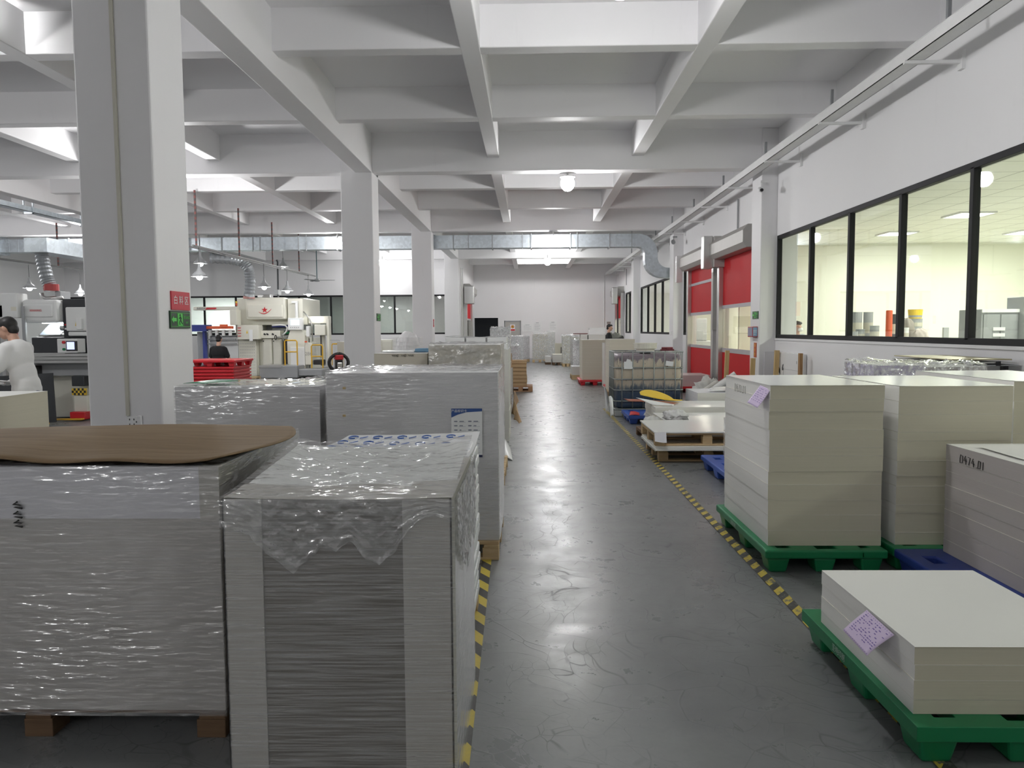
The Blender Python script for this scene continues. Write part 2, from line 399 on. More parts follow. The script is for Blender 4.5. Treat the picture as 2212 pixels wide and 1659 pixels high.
# right wall with its openings
OPEN=[(-2.05,5.98,1.35,3.26),(6.72,14.56,1.35,3.26),(15.55,18.40,0,3.2),(18.95,21.95,0,3.2),(22.35,23.22,1.35,3.26),(24.0,32.1,1.35,3.26),(33.0,37.1,1.35,3.26),(37.7,40.4,0,3.2)]
w=B(); y=YB
for a,b,z0,z1 in OPEN:
    w.box(XR,y,0,XR+.12,a,ZS)
    if z0: w.box(XR,a,0,XR+.12,b,z0)
    w.box(XR,a,z1,XR+.12,b,ZS); y=b
w.box(XR,y,0,XR+.12,YF,ZS)
struct(w.build('wall_right',W_['wall']))
struct(bx(XL-.2,YB-.2,0,14,YB,ZS).build('wall_near',W_['wall']))
struct(bx(XL-.2,YB,0,XL,YH+4.5,ZS).build('wall_left',W_['wall']))
# far corridor wall with dark opening and grey door
w=B(); w.box(-3.1,YF,0,-2.93,YF+.15,ZS); w.box(-2.93,YF,2.18,-1.66,YF+.15,ZS); w.box(-1.66,YF,0,-1.32,YF+.15,ZS)
w.box(-1.32,YF,2.02,-.45,YF+.15,ZS); w.box(-.45,YF,0,XR+.12,YF+.15,ZS)
struct(w.build('wall_far',W_['wall']))
struct(bx(-3.2,YF+1.6,0,-1.3,YF+1.7,ZS).build('wall_dark_passage',M_('painted passage darkness',(.02,.022,.025),.7)))  # near-black colour stands in for the darkness inside the opening
d=struct(thing('door_1','grey steel door in the far white wall, with a small warning notice','door',(-.885,YF+.05,0)))
del d['category']; 
B().box(-.40,-.02,0,.40,.03,1.97).build('door_leaf',M_('grey door paint',(.45,.44,.41),.5),d)
B().box(-.45,-.05,0,-.40,.05,2.02).box(.40,-.05,0,.45,.05,2.02).box(-.45,-.05,1.97,.45,.05,2.02).build('door_frame',W_['grey_metal'],d)
B().cyl((.32,-.03,1.0),(.32,-.08,1.0),.02).build('handle',W_['steel'],d)
# corridor wall beyond the last column, with its roller door
DY0,DY1=34.6,37.9
w=B(); w.box(-3.1,YH,0,-2.95,DY0,ZS); w.box(-3.1,DY0,3.2,-2.95,DY1,ZS); w.box(-3.1,DY1,0,-2.95,YF,ZS)
struct(w.build('wall_corridor',W_['wall']))
# end wall of the machine hall with a long window band
w=B(); w.box(XL,YH,0,-3.1,YH+.12,1.37); w.box(XL,YH,3.06,-3.1,YH+.12,ZS)
struct(w.build('wall_hall_end',W_['wall']))
struct(bx(XL,YH+4.3,0,-3.1,YH+4.4,ZS).build('wall_room_behind',W_['wall']))
struct(bx(-11.25,YH+.12,0,-11.1,YH+4.3,ZS).build('wall_room_divide',W_['wall']))
struct(bx(XL,YH+.12,3.3,-3.1,YH+4.3,3.38).build('ceiling_room_behind',W_['ceil']))
def window_band(name, ax, fixed, a, b, z0, z1, mull, flip=1):
    """frame of bars, every mullion and every pane a part"""
    root=bpy.data.objects.new(name,None); COL.objects.link(root); root['kind']='structure'
    t=.05; d0,d1=fixed-.03,fixed+.05
    def bar(p0,p1,q0,q1):
        return bx(d0,p0,q0,d1,p1,q1) if ax=='y' else bx(p0,d0,q0,p1,d1,q1)
    fr=B()
    for p0,p1,q0,q1 in ((a,b,z0,z0+.07),(a,b,z1-.07,z1),(a,a+.06,z0,z1),(b-.06,b,z0,z1)):
        fr.add(bar(p0,p1,q0,q1).v,bar(p0,p1,q0,q1).f)
    fr.build('window_frame',W_['frame'],root,bevel=.004)
    for mm in mull: bar(mm-.035,mm+.035,z0+.05,z1-.05).build('mullion',W_['frame'],root,bevel=.004)
    es=[a+.03]+list(mull)+[b-.03]
    for p,q in zip(es[:-1],es[1:]):
        g=B()
        if ax=='y': g.box(fixed+.008,p+.01,z0+.04,fixed+.014,q-.01,z1-.04)
        else: g.box(p+.01,fixed+.008,z0+.04,q-.01,fixed+.014,z1-.04)
        g.build('pane',W_['glass'],root)
    return root
window_band('window_1','y',XR+.03,6.72,14.56,1.35,3.26,[8.25,9.80,11.34,12.89])
window_band('window_2','y',XR+.03,-2.05,5.98,1.35,3.26,[-.5,1.1,2.7,4.3])
window_band('window_3','y',XR+.03,22.35,23.22,1.35,3.26,[])
window_band('window_4','y',XR+.03,24.0,32.1,1.35,3.26,[25.5,27.05,28.65,30.3])
window_band('window_5','y',XR+.03,33.0,37.1,1.35,3.26,[34.4,35.75])
window_band('window_6','x',YH+.03,XL,-3.1,1.37,3.06,[-5.75-1.37*k for k in range(10)]+[-4.38])
# glass room on the right
struct(bx(XR+.12,YB,3.42,13.2,17.5,3.48).build('ceiling_glass_room',W_['tile']))
struct(bx(XR+.12,17.5,0,13.2,17.6,ZS).build('wall_glass_room_far',W_['room']))
struct(bx(13.1,YB,0,13.2,17.5,3.42).build('wall_glass_room_side',W_['room']))
struct(bx(XR+.12,17.6,3.42,10.2,YF,3.48).build('ceiling_back_room',W_['ceil']))
struct(bx(10.1,17.6,0,10.2,YF,3.42).build('wall_back_room',W_['room']))
struct(bx(XR+.12,YB,0,13.2,17.5,.006).build('floor_glass_room',W_['pale_floor']))  # unseen pale floor, added to bounce light onto the room ceiling
struct(bx(XR+.12,17.6,0,10.2,YF,.006).build('floor_back_room',W_['pale_floor']))
struct(bx(XR+.12,YF-.1,.006,10.2,YF,3.42).build('wall_back_room_end',W_['room']))
LIGHTS=[]
def light(name,kind,loc,power,size,color=(1,1,1),rot=(0,0,0),parent=None,sy=None):
    l=bpy.data.lights.new(name,kind); l.energy=power; l.color=color
    if kind=='AREA':
        l.shape='RECTANGLE'; l.size=size; l.size_y=sy or size
    else: l.shadow_soft_size=size
    o=bpy.data.objects.new(name,l); COL.objects.link(o); o.location=loc; o.rotation_euler=rot
    if parent is not None: o.parent=parent
    LIGHTS.append(o); return o
def panel_light(x,y,z,label,p=60,col=(1,.995,.92)):
    t=thing('panel_light',label,'ceiling light',(x,y,z),0,'square panel lights in the glass room')
    B().box(-.3,-.3,-.03,.3,-.27,0).box(-.3,.27,-.03,.3,.3,0).box(-.3,-.27,-.03,-.27,.27,0).box(.27,-.27,-.03,.3,.27,0).build('frame',W_['white_metal'],t)
    bx(-.27,-.27,-.02,.27,.27,-.005).build('diffuser',W_['panel'],t)
    light('panel_lamp','AREA',(0,0,-.04),p,.5,col,(0,0,0),t)
GP=[(7.35,15.6,'panel light deepest in the glass room, nearest the corridor windows'),(7.35,13.1,'panel light second from the back wall along the glass'),(7.35,10.7,'panel light third from the back wall along the glass'),(9.9,15.6,'panel light deepest in the glass room in the row away from the glass'),(9.9,13.1,'panel light second from the back in the far row of the glass room')]
for x,y,lb in GP: panel_light(x,y,3.42,lb,54)
for y in (7.6,4.4,1.4): light('room_fill_lamp','AREA',(7.35,y,3.40),66 if y>5 else 100,.6,(1,.995,.92))
for y in (21,26,31,36.5): light('back_room_lamp','AREA',(7.3,y,3.38),150,.9,(1,1,.95))
light('hall_room_lamp','AREA',(-14.5,YH+2.2,3.28),200,1.6,(1,1,.97),sy=.6)
light('hall_room_lamp','AREA',(-6.5,YH+2.2,3.28),45,1.6,(1,1,.97),sy=.6)

# ---- roller doors
def roller_door(name, face, y0, y1, sgn, bands, x):
    """red fabric speed door in galvanised guides; sgn=-1 hangs on a wall whose room side is -X"""
    r=bpy.data.objects.new(name,None); COL.objects.link(r); r['kind']='structure'; r.location=(x,0,0)
    s=sgn
    def b2(xa,xb,*q):
        lo,hi=sorted((s*xa,s*xb)); return bx(lo,q[0],q[1],hi,q[2],q[3])
    for a,b,z in ((y0-.08,y0+.10,3.3),(y1-.10,y1+.08,3.3)): b2(.0,.16,a,0,b,z).build('guide_rail',W_['steel'],r,bevel=.01)
    poly=[(.0,3.16),(.30,3.16),(.38,3.26),(.38,3.50),(.28,3.62),(.0,3.62)]
    B().prism([(s*p,q) for p,q in poly],'y',y0-.04,y1+.04).build('roll_housing',W_['housing'],r,bevel=.008)
    cut=bands; last=.06
    names={'r':('curtain',W_['curtain']),'w':('vision_panel',W_['film_door']),'g':('wind_bar',W_['tape_grey'])}
    for z,kind in cut:
        nm,mt=names[kind]
        b2(.045 if kind!='g' else .04,.055 if kind!='g' else .07,y0+.10,last,y1-.10,z).build(nm,mt,r); last=z
    b2(.03,.08,y0+.10,.0,y1-.10,.07).build('bottom_seal',W_['tape_grey'],r)
    return r
bands=[(1.02,'r'),(1.10,'g'),(1.90,'w'),(1.98,'g'),(2.72,'r'),(2.79,'g'),(3.2,'r')]
bands1=[(.98,'r'),(1.08,'g'),(2.0,'w'),(2.08,'g'),(3.2,'r')]
r=roller_door('door_2','x',15.55,18.40,-1,bands1,XR); B().box(-.52,18.34,2.95,-.30,18.60,3.72).build('drive_cover',W_['steel'],r,bevel=.015)
B().box(-.30,18.2,2.98,-.02,18.6,3.70).build('drive_housing',W_['housing'],r,bevel=.01)
r=roller_door('door_3','x',18.95,21.95,-1,bands,XR); B().box(-.46,21.95,2.85,-.30,22.15,3.6).build('drive_cover',W_['white_metal'],r,bevel=.015)
B().box(-.20,18.72,1.5,0,18.88,2.9).build('control_cabinet',W_['housing'],r,bevel=.01)
r=roller_door('door_4','x',37.7,40.4,-1,bands1,XR); B().box(-.62,37.3,2.75,-.36,37.75,3.55).build('drive_cover',W_['steel'],r,bevel=.03)
r=roller_door('door_5','x',DY0,DY1,1,bands1,-2.95); B().box(.05,DY0-.45,2.7,.5,DY0-.05,3.5).build('drive_cover',W_['steel'],r,bevel=.03)
# kerb trim under the windows
struct(bx(XR-.02,6.7,1.315,XR+.04,14.58,1.35).build('trim_1',W_['wall']))

# ---- floor tape
def tape(name,pts,wd,mt,label):
    b=B(); k=len(pts)
    vs=[]; fs=[]
    for (x,y) in pts: vs += [(x-wd/2,y,.004),(x+wd/2,y,.004)]
    fs=[(2*i,2*i+1,2*i+3,2*i+2) for i in range(k-1)]
    b.add(vs,fs); return tag(b.build(name,mt),label,'floor tape')
tape('hazard_floor_tape',[(-.235,1.2),(-.25,2.6),(-.29,4.97),(-.33,7.5)],.062,hz_floor,'black and yellow striped floor tape along the foot of the left wrapped piles')
tape('hazard_floor_tape',[(1.455,1.2),(1.456,3.6),(1.458,5.7),(1.455,9),(1.445,14.8)],.065,hz_worn,'worn black and yellow striped floor tape along the aisle in front of the green pallets')

# ---- cable tray on the right wall
t=thing('cable_tray','long white cable tray running under the ceiling on the right wall','cable tray',(4.14,0,4.38))
B().box(-.09,-6,-.0,.09,40.8,.008).box(-.09,-6,0,-.082,40.8,.13).box(.082,-6,0,.09,40.8,.13).box(-.095,-6,.122,.095,40.8,.13).build('tray',W_['white_metal'],t)
y=1.2
while y<40:
    B().box(-.12,y,-.035,.51,y+.045,-.002).box(.47,y-.02,-.10,.51,y+.07,.10).build('bracket',W_['white_metal'],t); y+=2.42
y=2.0
while y<32: B().box(-.02,y,.13,.015,y+.04,.39 if True else 0).build('hanger',W_['grey_metal'],t); y+=2.91

t=thing('cable_tray','galvanised cable tray hanging under the machine hall ceiling at far left','cable tray',(-11.74,0,4.36))
B().box(-.1,8,0,.1,23.8,.01).box(-.1,8,0,-.09,23.8,.12).box(.09,8,0,.1,23.8,.12).build('tray',W_['galv'],t)
for y in (11.2,14.1,17.9,20.2): B().box(-.12,y,-.03,.12,y+.04,0).box(.1,y,-.03,.12,y+.04,.42).box(-.12,y,-.03,-.1,y+.04,.42).build('hanger',W_['galv'],t)

# ---- ventilation duct
t=thing('air_duct','galvanised rectangular air duct crossing the hall behind the third column row','air duct',(0,24.35,4.10))
dz,dd=.40,.42
n=0; x=-17.0
while x<3.3:
    b=B(); b.box(x,-dd/2,0,min(x+1.22,3.4),dd/2,dz)
    q=x+.2
    while q<min(x+1.2,3.4): b.box(q,-dd/2-.004,-.004,q+.012,dd/2+.004,dz+.004); q+=.3
    b.build('duct_section',W_['galv'],t)
    B().box(x-.015,-dd/2-.03,-.03,x+.015,dd/2+.03,0).box(x-.015,-dd/2-.03,dz,x+.015,dd/2+.03,dz+.03).box(x-.015,-dd/2-.03,0,x+.015,-dd/2,dz).box(x-.015,dd/2,0,x+.015,dd/2+.03,dz).build('flange',W_['grey_metal'],t)
    x+=1.22
def duct_elbow():
    b=B(); R0=.22; pts=[]
    for k in range(9):
        a=PI/2*k/8; pts.append((3.4,dz-(R0+dz),math.sin(a),math.cos(a)))
    outer=[(3.4+(R0+dz)*s,-R0+(R0+dz)*c) for _,_,s,c in pts]; inner=[(3.4+R0*s,-R0+R0*c) for _,_,s,c in pts]
    c0=outer[-1][0]; zb=outer[-1][1]
    o2=[(c0+.32-.32*math.cos(PI/2*k/6),zb-.12-(.32)*math.sin(PI/2*k/6)) for k in range(7)]
    i0=inner[-1][0]
    i2=[(i0+.62-.62*math.cos(PI/2*k/6),zb-.20-(.55)*math.sin(PI/2*k/6)) for k in range(7)]
    O=outer+o2+[(4.62,o2[-1][1])]; I=inner+i2+[(4.62,i2[-1][1])]
    n=len(O); vs=[]; fs=[]
    for y in (-dd/2,dd/2):
        for p in O: vs.append((p[0],y,p[1]))
        for p in I: vs.append((p[0],y,p[1]))
    H=2*n
    for i in range(n-1):
        fs += [(i,i+1,n+i+1,n+i),(H+i,H+n+i,H+n+i+1,H+i+1),(i,H+i,H+i+1,i+1),(n+i,n+i+1,H+n+i+1,H+n+i)]
    return b.add(vs,fs)
duct_elbow().build('elbow',W_['galv'],t)
for k in range(12):
    xx=-15.5+k*1.7
    if xx<3.2: B().box(xx,-dd/2-.03,-.05,xx+.02,-dd/2-.01,.75).build('hanger',W_['grey_metal'],t)
B().box(-17.9,-.42,-.05,-16.9,.42,.52).build('transition_box',W_['galv'],t)
# round branch down to the die-cutter
t=thing('flexible_duct','silver flexible round duct dropping from the air duct to the cream machine','air duct',(-9.05,24.6,0))
pts=[(-1.1,-.25,3.88),(-.55,-.1,3.86),(-.18,.05,3.78),(0,.1,3.55),(.02,.15,3.2),(-.02,.15,2.75),(-.06,.2,2.66)]
fine=[]
for i in range(len(pts)-1):
    for k in range(8): fine.append(Vector(pts[i]).lerp(Vector(pts[i+1]),k/8))
B().tube(fine,[.145+.026*(i%2) for i in range(len(fine))],16).build('hose',W_['dull_galv'],t)
B().cyl((-.06,.2,2.6),(-.06,.2,2.68),.18).build('clamp_band',M_('pink duct tape',(.5,.25,.22),.6),t)
t=thing('flexible_duct','silver flexible round duct rising from the machine at far left','air duct',(-8.62,13.5,0))
pts=[(.12,0,2.30),(.1,0,2.36),(.05,0,2.5),(0,0,2.75),(-.03,0,2.98)]
fine=[]
for i in range(len(pts)-1):
    for k in range(7): fine.append(Vector(pts[i]).lerp(Vector(pts[i+1]),k/7))
B().tube(fine,[.10+.018*(i%2) for i in range(len(fine))],16).build('hose',W_['dull_galv'],t)
B().cyl((.12,0,2.285),(.12,0,2.40),.125).build('clamp_band',M_('red duct clamp',(.42,.06,.06),.5),t)
B().box(-.2,-.2,2.95,.2,3.2,3.2).build('branch_box',W_['galv'],t)
B().box(-.02,2.9,3.2,.02,2.94,4.75).build('hanger',W_['grey_metal'],t)

# ---- hall lamps
def hall_lamp(x,y,z,ztop,label,power,group='round pendant lamps under the hall ceiling',b=True):
    t=thing('pendant_lamp',label,'lamp',(x,y,z),0,group)
    B().lathe([(.02,.12),(.07,.12),(.115,.11),(.145,.085),(.137,.085),(.07,.09),(.0,.10)]).build('lamp_shade',W_['white_metal'],t,smooth=True)
    B().cyl((0,0,.11),(0,0,max(ztop-z,.12)),.02).build('rod',W_['white_metal'],t)
    B().ball((0,0,-.03),(.135,.135,.15),14).build('bulb',W_['bulb'],t,smooth=True)
PW=230
for y,lb in ((6.35,'round lamp at the top edge of the view, nearest over the aisle'),(14.9,'bright round lamp under the second cross beam over the aisle'),(23.45,'round lamp in front of the air duct over the aisle'),(30.9,'round lamp farthest down the aisle, before the end wall')):
    hall_lamp(.75,y,4.36 if y<20 else 4.28,MAINZ,lb,PW)
for q in ((.75,-2.3,4.05,36),(-6.9,-5.4,4.05,165),(-3.05,-5.6,4.05,25),(.75,36.6,5.12,220),(-5.9,8.5,5.1,110)): light('unseen_light','POINT',q[:3],q[3],.10,(.99,.985,.98))  # unseen; all but the first are added for fill, film glints and end wall
for x,y,lb in ((-5.9,23.7,'round lamp in the machine hall beside the second column'),(-5.9,30.9,'round lamp in the machine hall seen between the second and third columns')):
    hall_lamp(x,y,4.28,MAINZ,lb,PW*.9)
light('unseen_light','POINT',(-6.9,14.9,4.1),PW*.8,.10,(.99,.985,.98))
for p in ((-6.9,6.3),(-14,6.3),(-14,14.9),(-14,23.7)): light('unseen_light','POINT',(p[0],p[1],4.1),PW*(1.1 if p[1]>10 else .6),.10,(.99,.985,.98))

def shade_lamp(x,y,z,ztop,label,power,lit=True):
    t=thing('hanging_lamp',label,'lamp',(x,y,z),0,'conical lamps hanging over the machines')
    B().lathe([(.025,.30),(.03,.20),(.05,.17),(.06,.13),(.10,.10),(.185,.0),(.178,.0),(.09,.085),(.02,.11)]).build('lamp_shade',W_['mgrey'],t,smooth=True)
    B().cyl((0,0,.3),(0,0,ztop-z),.006,n=8).build('cord',W_['dark'],t)
    B().ball((0,0,-.01),(.07,.07,.065),10).build('bulb',W_['hang_bulb'] if power>20 else W_['dim_bulb'],t,smooth=True)
RX=-7.56
for y,lb in ((17.5,'conical lamp hanging just right of the big near column'),(21.8,'conical lamp left of the bright one above the star machine'),(23.9,'brightest conical lamp over the right half of the star machine'),(26.2,'conical lamp at the right end of the hanging rail')):
    shade_lamp(RX,y,2.80,3.46,lb,55)
for x,y,z,lb in ((-8.6,20.0,3.32,'small conical lamp above the lamp by the big near column'),(-8.35,26.0,3.72,'small faint conical lamp high over the star machine')):
    shade_lamp(x,y,z,z+.62,lb,12)
for x,y,lb in ((-14.1,21.4,'conical lamp at far left above the white machine'),(-14.6,24.7,'bright conical lamp at the left edge of the big near column')):
    shade_lamp(x,y,2.80,3.46,lb,50)
RAILM=M_('dull rail grey',(.17,.17,.17),.6)
RUST=[M_('rusty strut',(.16,.05,.045),.6),M_('strut slot',(.06,.05,.05),.6)]
def lamp_rail(x,y0,y1,z,label):
    t=thing('lamp_rail',label,'rail',(x,0,z))
    B().box(-.02,y0,-.02,.02,y1,.02).build('rail',RAILM,t)
    B().box(-.25,y0,.0,-.22,y1,.03).build('rail',RAILM,t)
    y=y0+.2
    while y<y1+.1:
        b=B()
        for k in range(int((4.74-z)/.06)): b.box(-.018,y-.018,k*.06,.018,y+.018,k*.06+.06,k%2)
        b.build('perforated_strut',RUST,t); y+=2.6
lamp_rail(RX,17.2,27.1,3.48,'hanging lamp rail on rusty perforated struts over the star machine')
lamp_rail(-13.8,16.9,27.5,3.48,'hanging lamp rail on struts over the machine at far left')
# ceiling fan
t=thing('ceiling_fan','grey three-blade ceiling fan hanging beside the second column','fan',(-8.2,29.6,3.50))
B().lathe([(.0,-.06),(.09,-.05),(.11,0),(.09,.05),(.0,.06)]).build('motor',W_['mgrey'],t,smooth=True)
B().cyl((0,0,.05),(0,0,1.25),.018).build('rod',M_('teal rod',(.07,.15,.17),.5),t)
for k in range(3):
    a=.1+k*2*PI/3; B().obox((math.cos(a)*.38,math.sin(a)*.38,.0),(.6,.11,.012),(.2,0,a)).build('blade',W_['mgrey'],t)
# ================================================================= PALLETS
def plastic_pallet(label,mt,x0,y0,w,d,group=None,rz=0,h=.15,printed=None):
    """origin at the near left corner; notched rim, hand holes, nine tapered legs"""
    t=thing('plastic_pallet',label,'pallet',(x0,y0,0),rz,group)
    xs=[0,.035,.095,.13,.17,.34,.46,.62,w-.17,w-.13,w-.095,w-.035,w]
    if w<.76: xs=[0,.035,.095,.13,.17,.30,.40,.54,w-.17,w-.13,w-.095,w-.035,w]
    n=d/3
    ys=[0]
    for k in range(3): ys += [k*n+.07,k*n+.20,k*n+.27,(k+1)*n-.05]
    ys=sorted(set([0,.05]+[round(q,4) for q in ys]+[d-.05,d]))
    def filled(i,j):
        xm=(xs[i]+xs[i+1])/2; ym=(ys[j]+ys[j+1])/2
        ph=(ym%n)
        side=min(xm,w-xm)
        if .095<side<.17 and .07<ph<.20: return False          # pocket along each long side
        if side<.035 and ph>n-.05 and .06<ym<d-.06: return False      # notch in the rim
        if (.34<xm<.46 or (w<.76 and .30<xm<.40)) and .05<ym<.16: return False
        if (.34<xm<.46 or (w<.76 and .30<xm<.40)) and d-.16<ym<d-.05: return False
        return True
    B().cells(xs,ys,filled,h-.055,h).build('deck',mt,t,bevel=.012,seg=3)
    lx=[(.02,.16),(w/2-.07,w/2+.07),(w-.16,w-.02)]
    for (a,b) in lx:
        for (c,e) in ((.02,.19),(d/2-.09,d/2+.09),(d-.19,d-.02)):
            q=.018; zt=h-.056
            vs=[(a+q,c+q,0),(b-q,c+q,0),(b-q,e-q,0),(a+q,e-q,0),(a,c,zt),(b,c,zt),(b,e,zt),(a,e,zt)]
            B().add(vs,[(0,3,2,1),(4,5,6,7),(0,1,5,4),(1,2,6,5),(2,3,7,6),(3,0,4,7)]).build('leg',mt,t,bevel=.012)
    if printed: text(printed,.034,(-.0015,d*.60,h-.028),LEFTF,M_('worn white print',(.42,.55,.47),.7),t,'printed_name',.0004)
    return t
def wood_pallet(label,x0,y0,w,d,h=.12,rz=0,group=None,mt=None,z0=0,blocks=(3,3),boards=True):
    mt=mt or W_['wood']
    t=thing('wooden_pallet',label,'pallet',(x0,y0,z0),rz,group)
    b=B(); n=max(3,int(d/.14)); p=d/n
    for k in range(n): b.box(0,k*p+.008,h-.022,w,k*p+p-.008,h)
    for a in (0,w/2-.05,w-.1): b.box(a,0,h-.042,a+.1,d,h-.022)
    b.build('deck_boards',mt,t,bevel=.003)
    if boards:
        b=B()
        for c in (0,d/2-.05,d-.1): b.box(0,c,0,w,c+.1,.02)
        b.build('bottom_boards',mt,t,bevel=.003)
    z=.02 if boards else 0
    for i in range(blocks[0]):
        for j in range(blocks[1]):
            a=(w-.11)*i/(blocks[0]-1); c=(d-.11)*j/(blocks[1]-1)
            bx(a,c,z,a+.11,c+.11,h-.042).build('block',mt,t,bevel=.003)
    return t

# ================================================================= PAPER PILES
def pile_mesh(w,d,h,layers,jit,rnd,m_side=0,m_top=1,lit_sides=False):
    """reams as separate slabs a hair out of line, one mesh"""
    b=B(); z=0; es=[0]
    for k in range(layers): es.append((k+1)/layers+ (rnd.uniform(-.25,.25)/layers if k<layers-1 else 0))
    for k in range(layers):
        z0,z1=es[k]*h,es[k+1]*h
        a,c=rnd.uniform(-jit,jit),rnd.uniform(-jit,jit)
        o=len(b.v); b.box(a,c,z0+(.0008 if k else 0),a+w,c+d,z1,m_side)
        b.m[len(b.m)-5]=m_top
        if lit_sides: b.m[len(b.m)-1]=3; b.m[len(b.m)-3]=3  # left and right faces take the paler colour that imitates aisle light
        if k<layers-1: b.box(a-.0009,c-.0009,z1-.0012,a+w+.0009,c+d+.0009,z1+.0004,2)
    return b
def paper_pile(name,label,cat,x0,y0,z0,w,d,h,side,top=None,layers=8,jit=.002,rz=0,group=None,seed=1,curl=0,lit_sides=False):
    top=top or W_['matt_sheet']
    t=thing(name,label,cat,(x0,y0,z0),rz,group)
    pile_mesh(w,d,h-.004,layers,jit,random.Random(seed),lit_sides=lit_sides).build('sheets',[side,top,W_['ream_line'],W_['sheet_side_lit']],t)
    def f(u,v):
        c=curl*(max(0,abs(u-.5)*2-.6)**2*4*.5+max(0,abs(v-.5)*2-.7)**2*3*.5) if curl else 0
        return (-.002+u*(w+.004),-.002+v*(d+.004),h-.0035+c)
    B().grid(f,14,14).build('top_sheet',top,t,smooth=True)
    return t
def wrap(t,w,d,h,mt=None,amp=.004,z0=0.0,seed=0,top=True,topbump=.01,skirt=0,name='stretch_wrap',mt_top=None):
    """stretch film on the four sides and, folded over, on the top"""
    mt=mt or W_['film']; b=B(); g=.006
    P=[(-g,-g),(w+g,-g),(w+g,d+g),(-g,d+g)]
    for k in range(4):
        p,q=P[k],P[(k+1)%4]; dx,dy=q[0]-p[0],q[1]-p[1]; l=math.hypot(dx,dy); nx,ny=dy/l,-dx/l
        def f(u,v,p=p,dx=dx,dy=dy,nx=nx,ny=ny,k=k):
            z=z0+v*(h-z0+.004)
            e=amp*(.2+abs(noise.noise(Vector((u*5*l+seed+k*9,z*22,seed)))*1.6)) * min(1,8*u,8*(1-u)) 
            e+=amp*.8*abs(noise.noise(Vector((u*14*l,z*9+u*6*l,seed+4))))*min(1,10*u,10*(1-u))
            return (p[0]+dx*u+nx*e,p[1]+dy*u+ny*e,z)
        b.grid(f,int(max(14,l*40)),int(max(10,h*40)))
    o=b.build(name,mt,t,smooth=True)
    if top:
        def f(u,v):
            e=min(u,1-u,v,1-v)
            r=abs(noise.noise(Vector((u*w*7+seed,v*d*7,1.3))))+.6*abs(noise.noise(Vector((u*w*19,v*d*19+seed,7))))
            return (-g+u*(w+2*g),-g+v*(d+2*g),h+.004+topbump*r*(1.5-2.2*e))
        B().grid(f,int(w*46),int(d*46)).build('top_film',mt_top or W_['film_top'],t,smooth=True)
    return o

GP_='green plastic pallets on the right'
plastic_pallet('green plastic pallet under the low cream pile nearest the camera',W_['green'],1.345,2.60,.80,1.13,GP_,printed='圣明印刷')
plastic_pallet('green plastic pallet under the tall cream pile with a pink slip',W_['green'],1.475,4.73,.76,1.28,GP_,printed='圣明印刷')
plastic_pallet('green plastic pallet under the second tall cream pile, half hidden',W_['green'],2.29,4.78,.80,1.25,GP_)
plastic_pallet('dark blue plastic pallet under the grey pile marked 0474.01',W_['navy'],2.29,3.66,1.0,1.12,'blue plastic pallets')
SH='flat piles of cut sheets on the right'
t=paper_pile('paper_pile','low cream pile of large sheets nearest the camera, on a green pallet','paper pile',1.375,2.69,.151,.70,.87,.252,W_['pk_cream'],W_['matt_sheet'],4,.0015,0,SH,3,lit_sides=True)
M1=paper_pile('paper_pile','tall cream pile with a pink slip hanging at its top corner','paper pile',1.518,4.84,.151,.715,1.09,1.03,W_['pk_cream'],W_['sheet'],11,.003,0,SH,5,.004,lit_sides=True)
M2=paper_pile('paper_pile','second tall cream pile, just right of the one with the hanging slip','paper pile',2.335,4.86,.151,.71,1.08,1.02,W_['pk_cream'],W_['sheet'],11,.003,0,SH,8,.004,lit_sides=True)
G1=paper_pile('paper_pile','grey pile marked 0474.01 at the right edge, on a dark blue pallet','paper pile',2.565,3.72,.151,.75,1.0,.675,W_['pk_grey'],W_['matt_sheet'],8,.002,0,SH,11)
# loose top sheet askew on the grey pile
def f(u,v): return (.05+u*.74+v*.04,-.02+v*.86,.680+.004*math.sin(u*3)+.012*max(0,v-.75))
B().grid(f,10,10).build('loose_sheet',W_['matt_sheet'],G1,smooth=True)
M3=paper_pile('paper_pile','pile marked 0471.01 at the right edge behind the tall cream piles','paper pile',3.17,5.05,.0,.74,1.28,1.185,W_['pk_cream'],W_['sheet'],10,.003,-.0,SH,14,.006,lit_sides=True)
# stroke writing in marker pen on a side face (u to the right, v up)
DIG={'0':[[(0,0),(.5,.05),(.55,.9),(.1,1),(0,.5),(0,0)]],'4':[[(.35,1),(0,.4),(.6,.4)],[(.42,.75),(.42,0)]],'7':[[(0,1),(.55,1),(.25,0)]],'1':[[(.25,1),(.25,0)]],'.':[[(.2,.0),(.26,.06)]],
 '6':[[(.5,1),(.05,.4),(.1,0),(.5,.05),(.5,.4),(.1,.4)]],'5':[[(.5,1),(.1,.95),(.1,.6),(.5,.5),(.4,0),(.05,.05)]],'~':[[(0,.5),(.2,.9),(.3,.2),(.5,.8),(.6,.1)]],' ':[]}
def scrawl(s,org,du,dv,size,mt,parent,name='handwriting',r=.0022,rnd=None):
    b=B(); x=0; org=Vector(org); du=Vector(du); dv=Vector(dv); rnd=rnd or random.Random(len(s))
    for ch in s:
        for st in DIG[ch]:
            pts=[org+du*(x+p*size+rnd.uniform(-.04,.04)*size)+dv*(q*size+rnd.uniform(-.04,.04)*size) for p,q in st]
            b.tube(pts,r,5)
        x+=size*(.85 if ch!='.' else .5)
    return b.build(name,mt,parent)
scrawl('0474.01',(-.005,.84,.585),(0,-1,-.03),(0,0,1),.046,W_['marker'],G1)
scrawl('0471.01',(-.006,.95,1.09),(0,-1,-.02),(0,0,1),.05,M_('faint pencil',(.35,.34,.32),.7),M3,r=.0016)
scrawl('0470.01',(-.006,.80,.93),(0,-1,0),(0,0,1),.055,M_('faint marker',(.38,.37,.35),.7),M1,r=.0016)

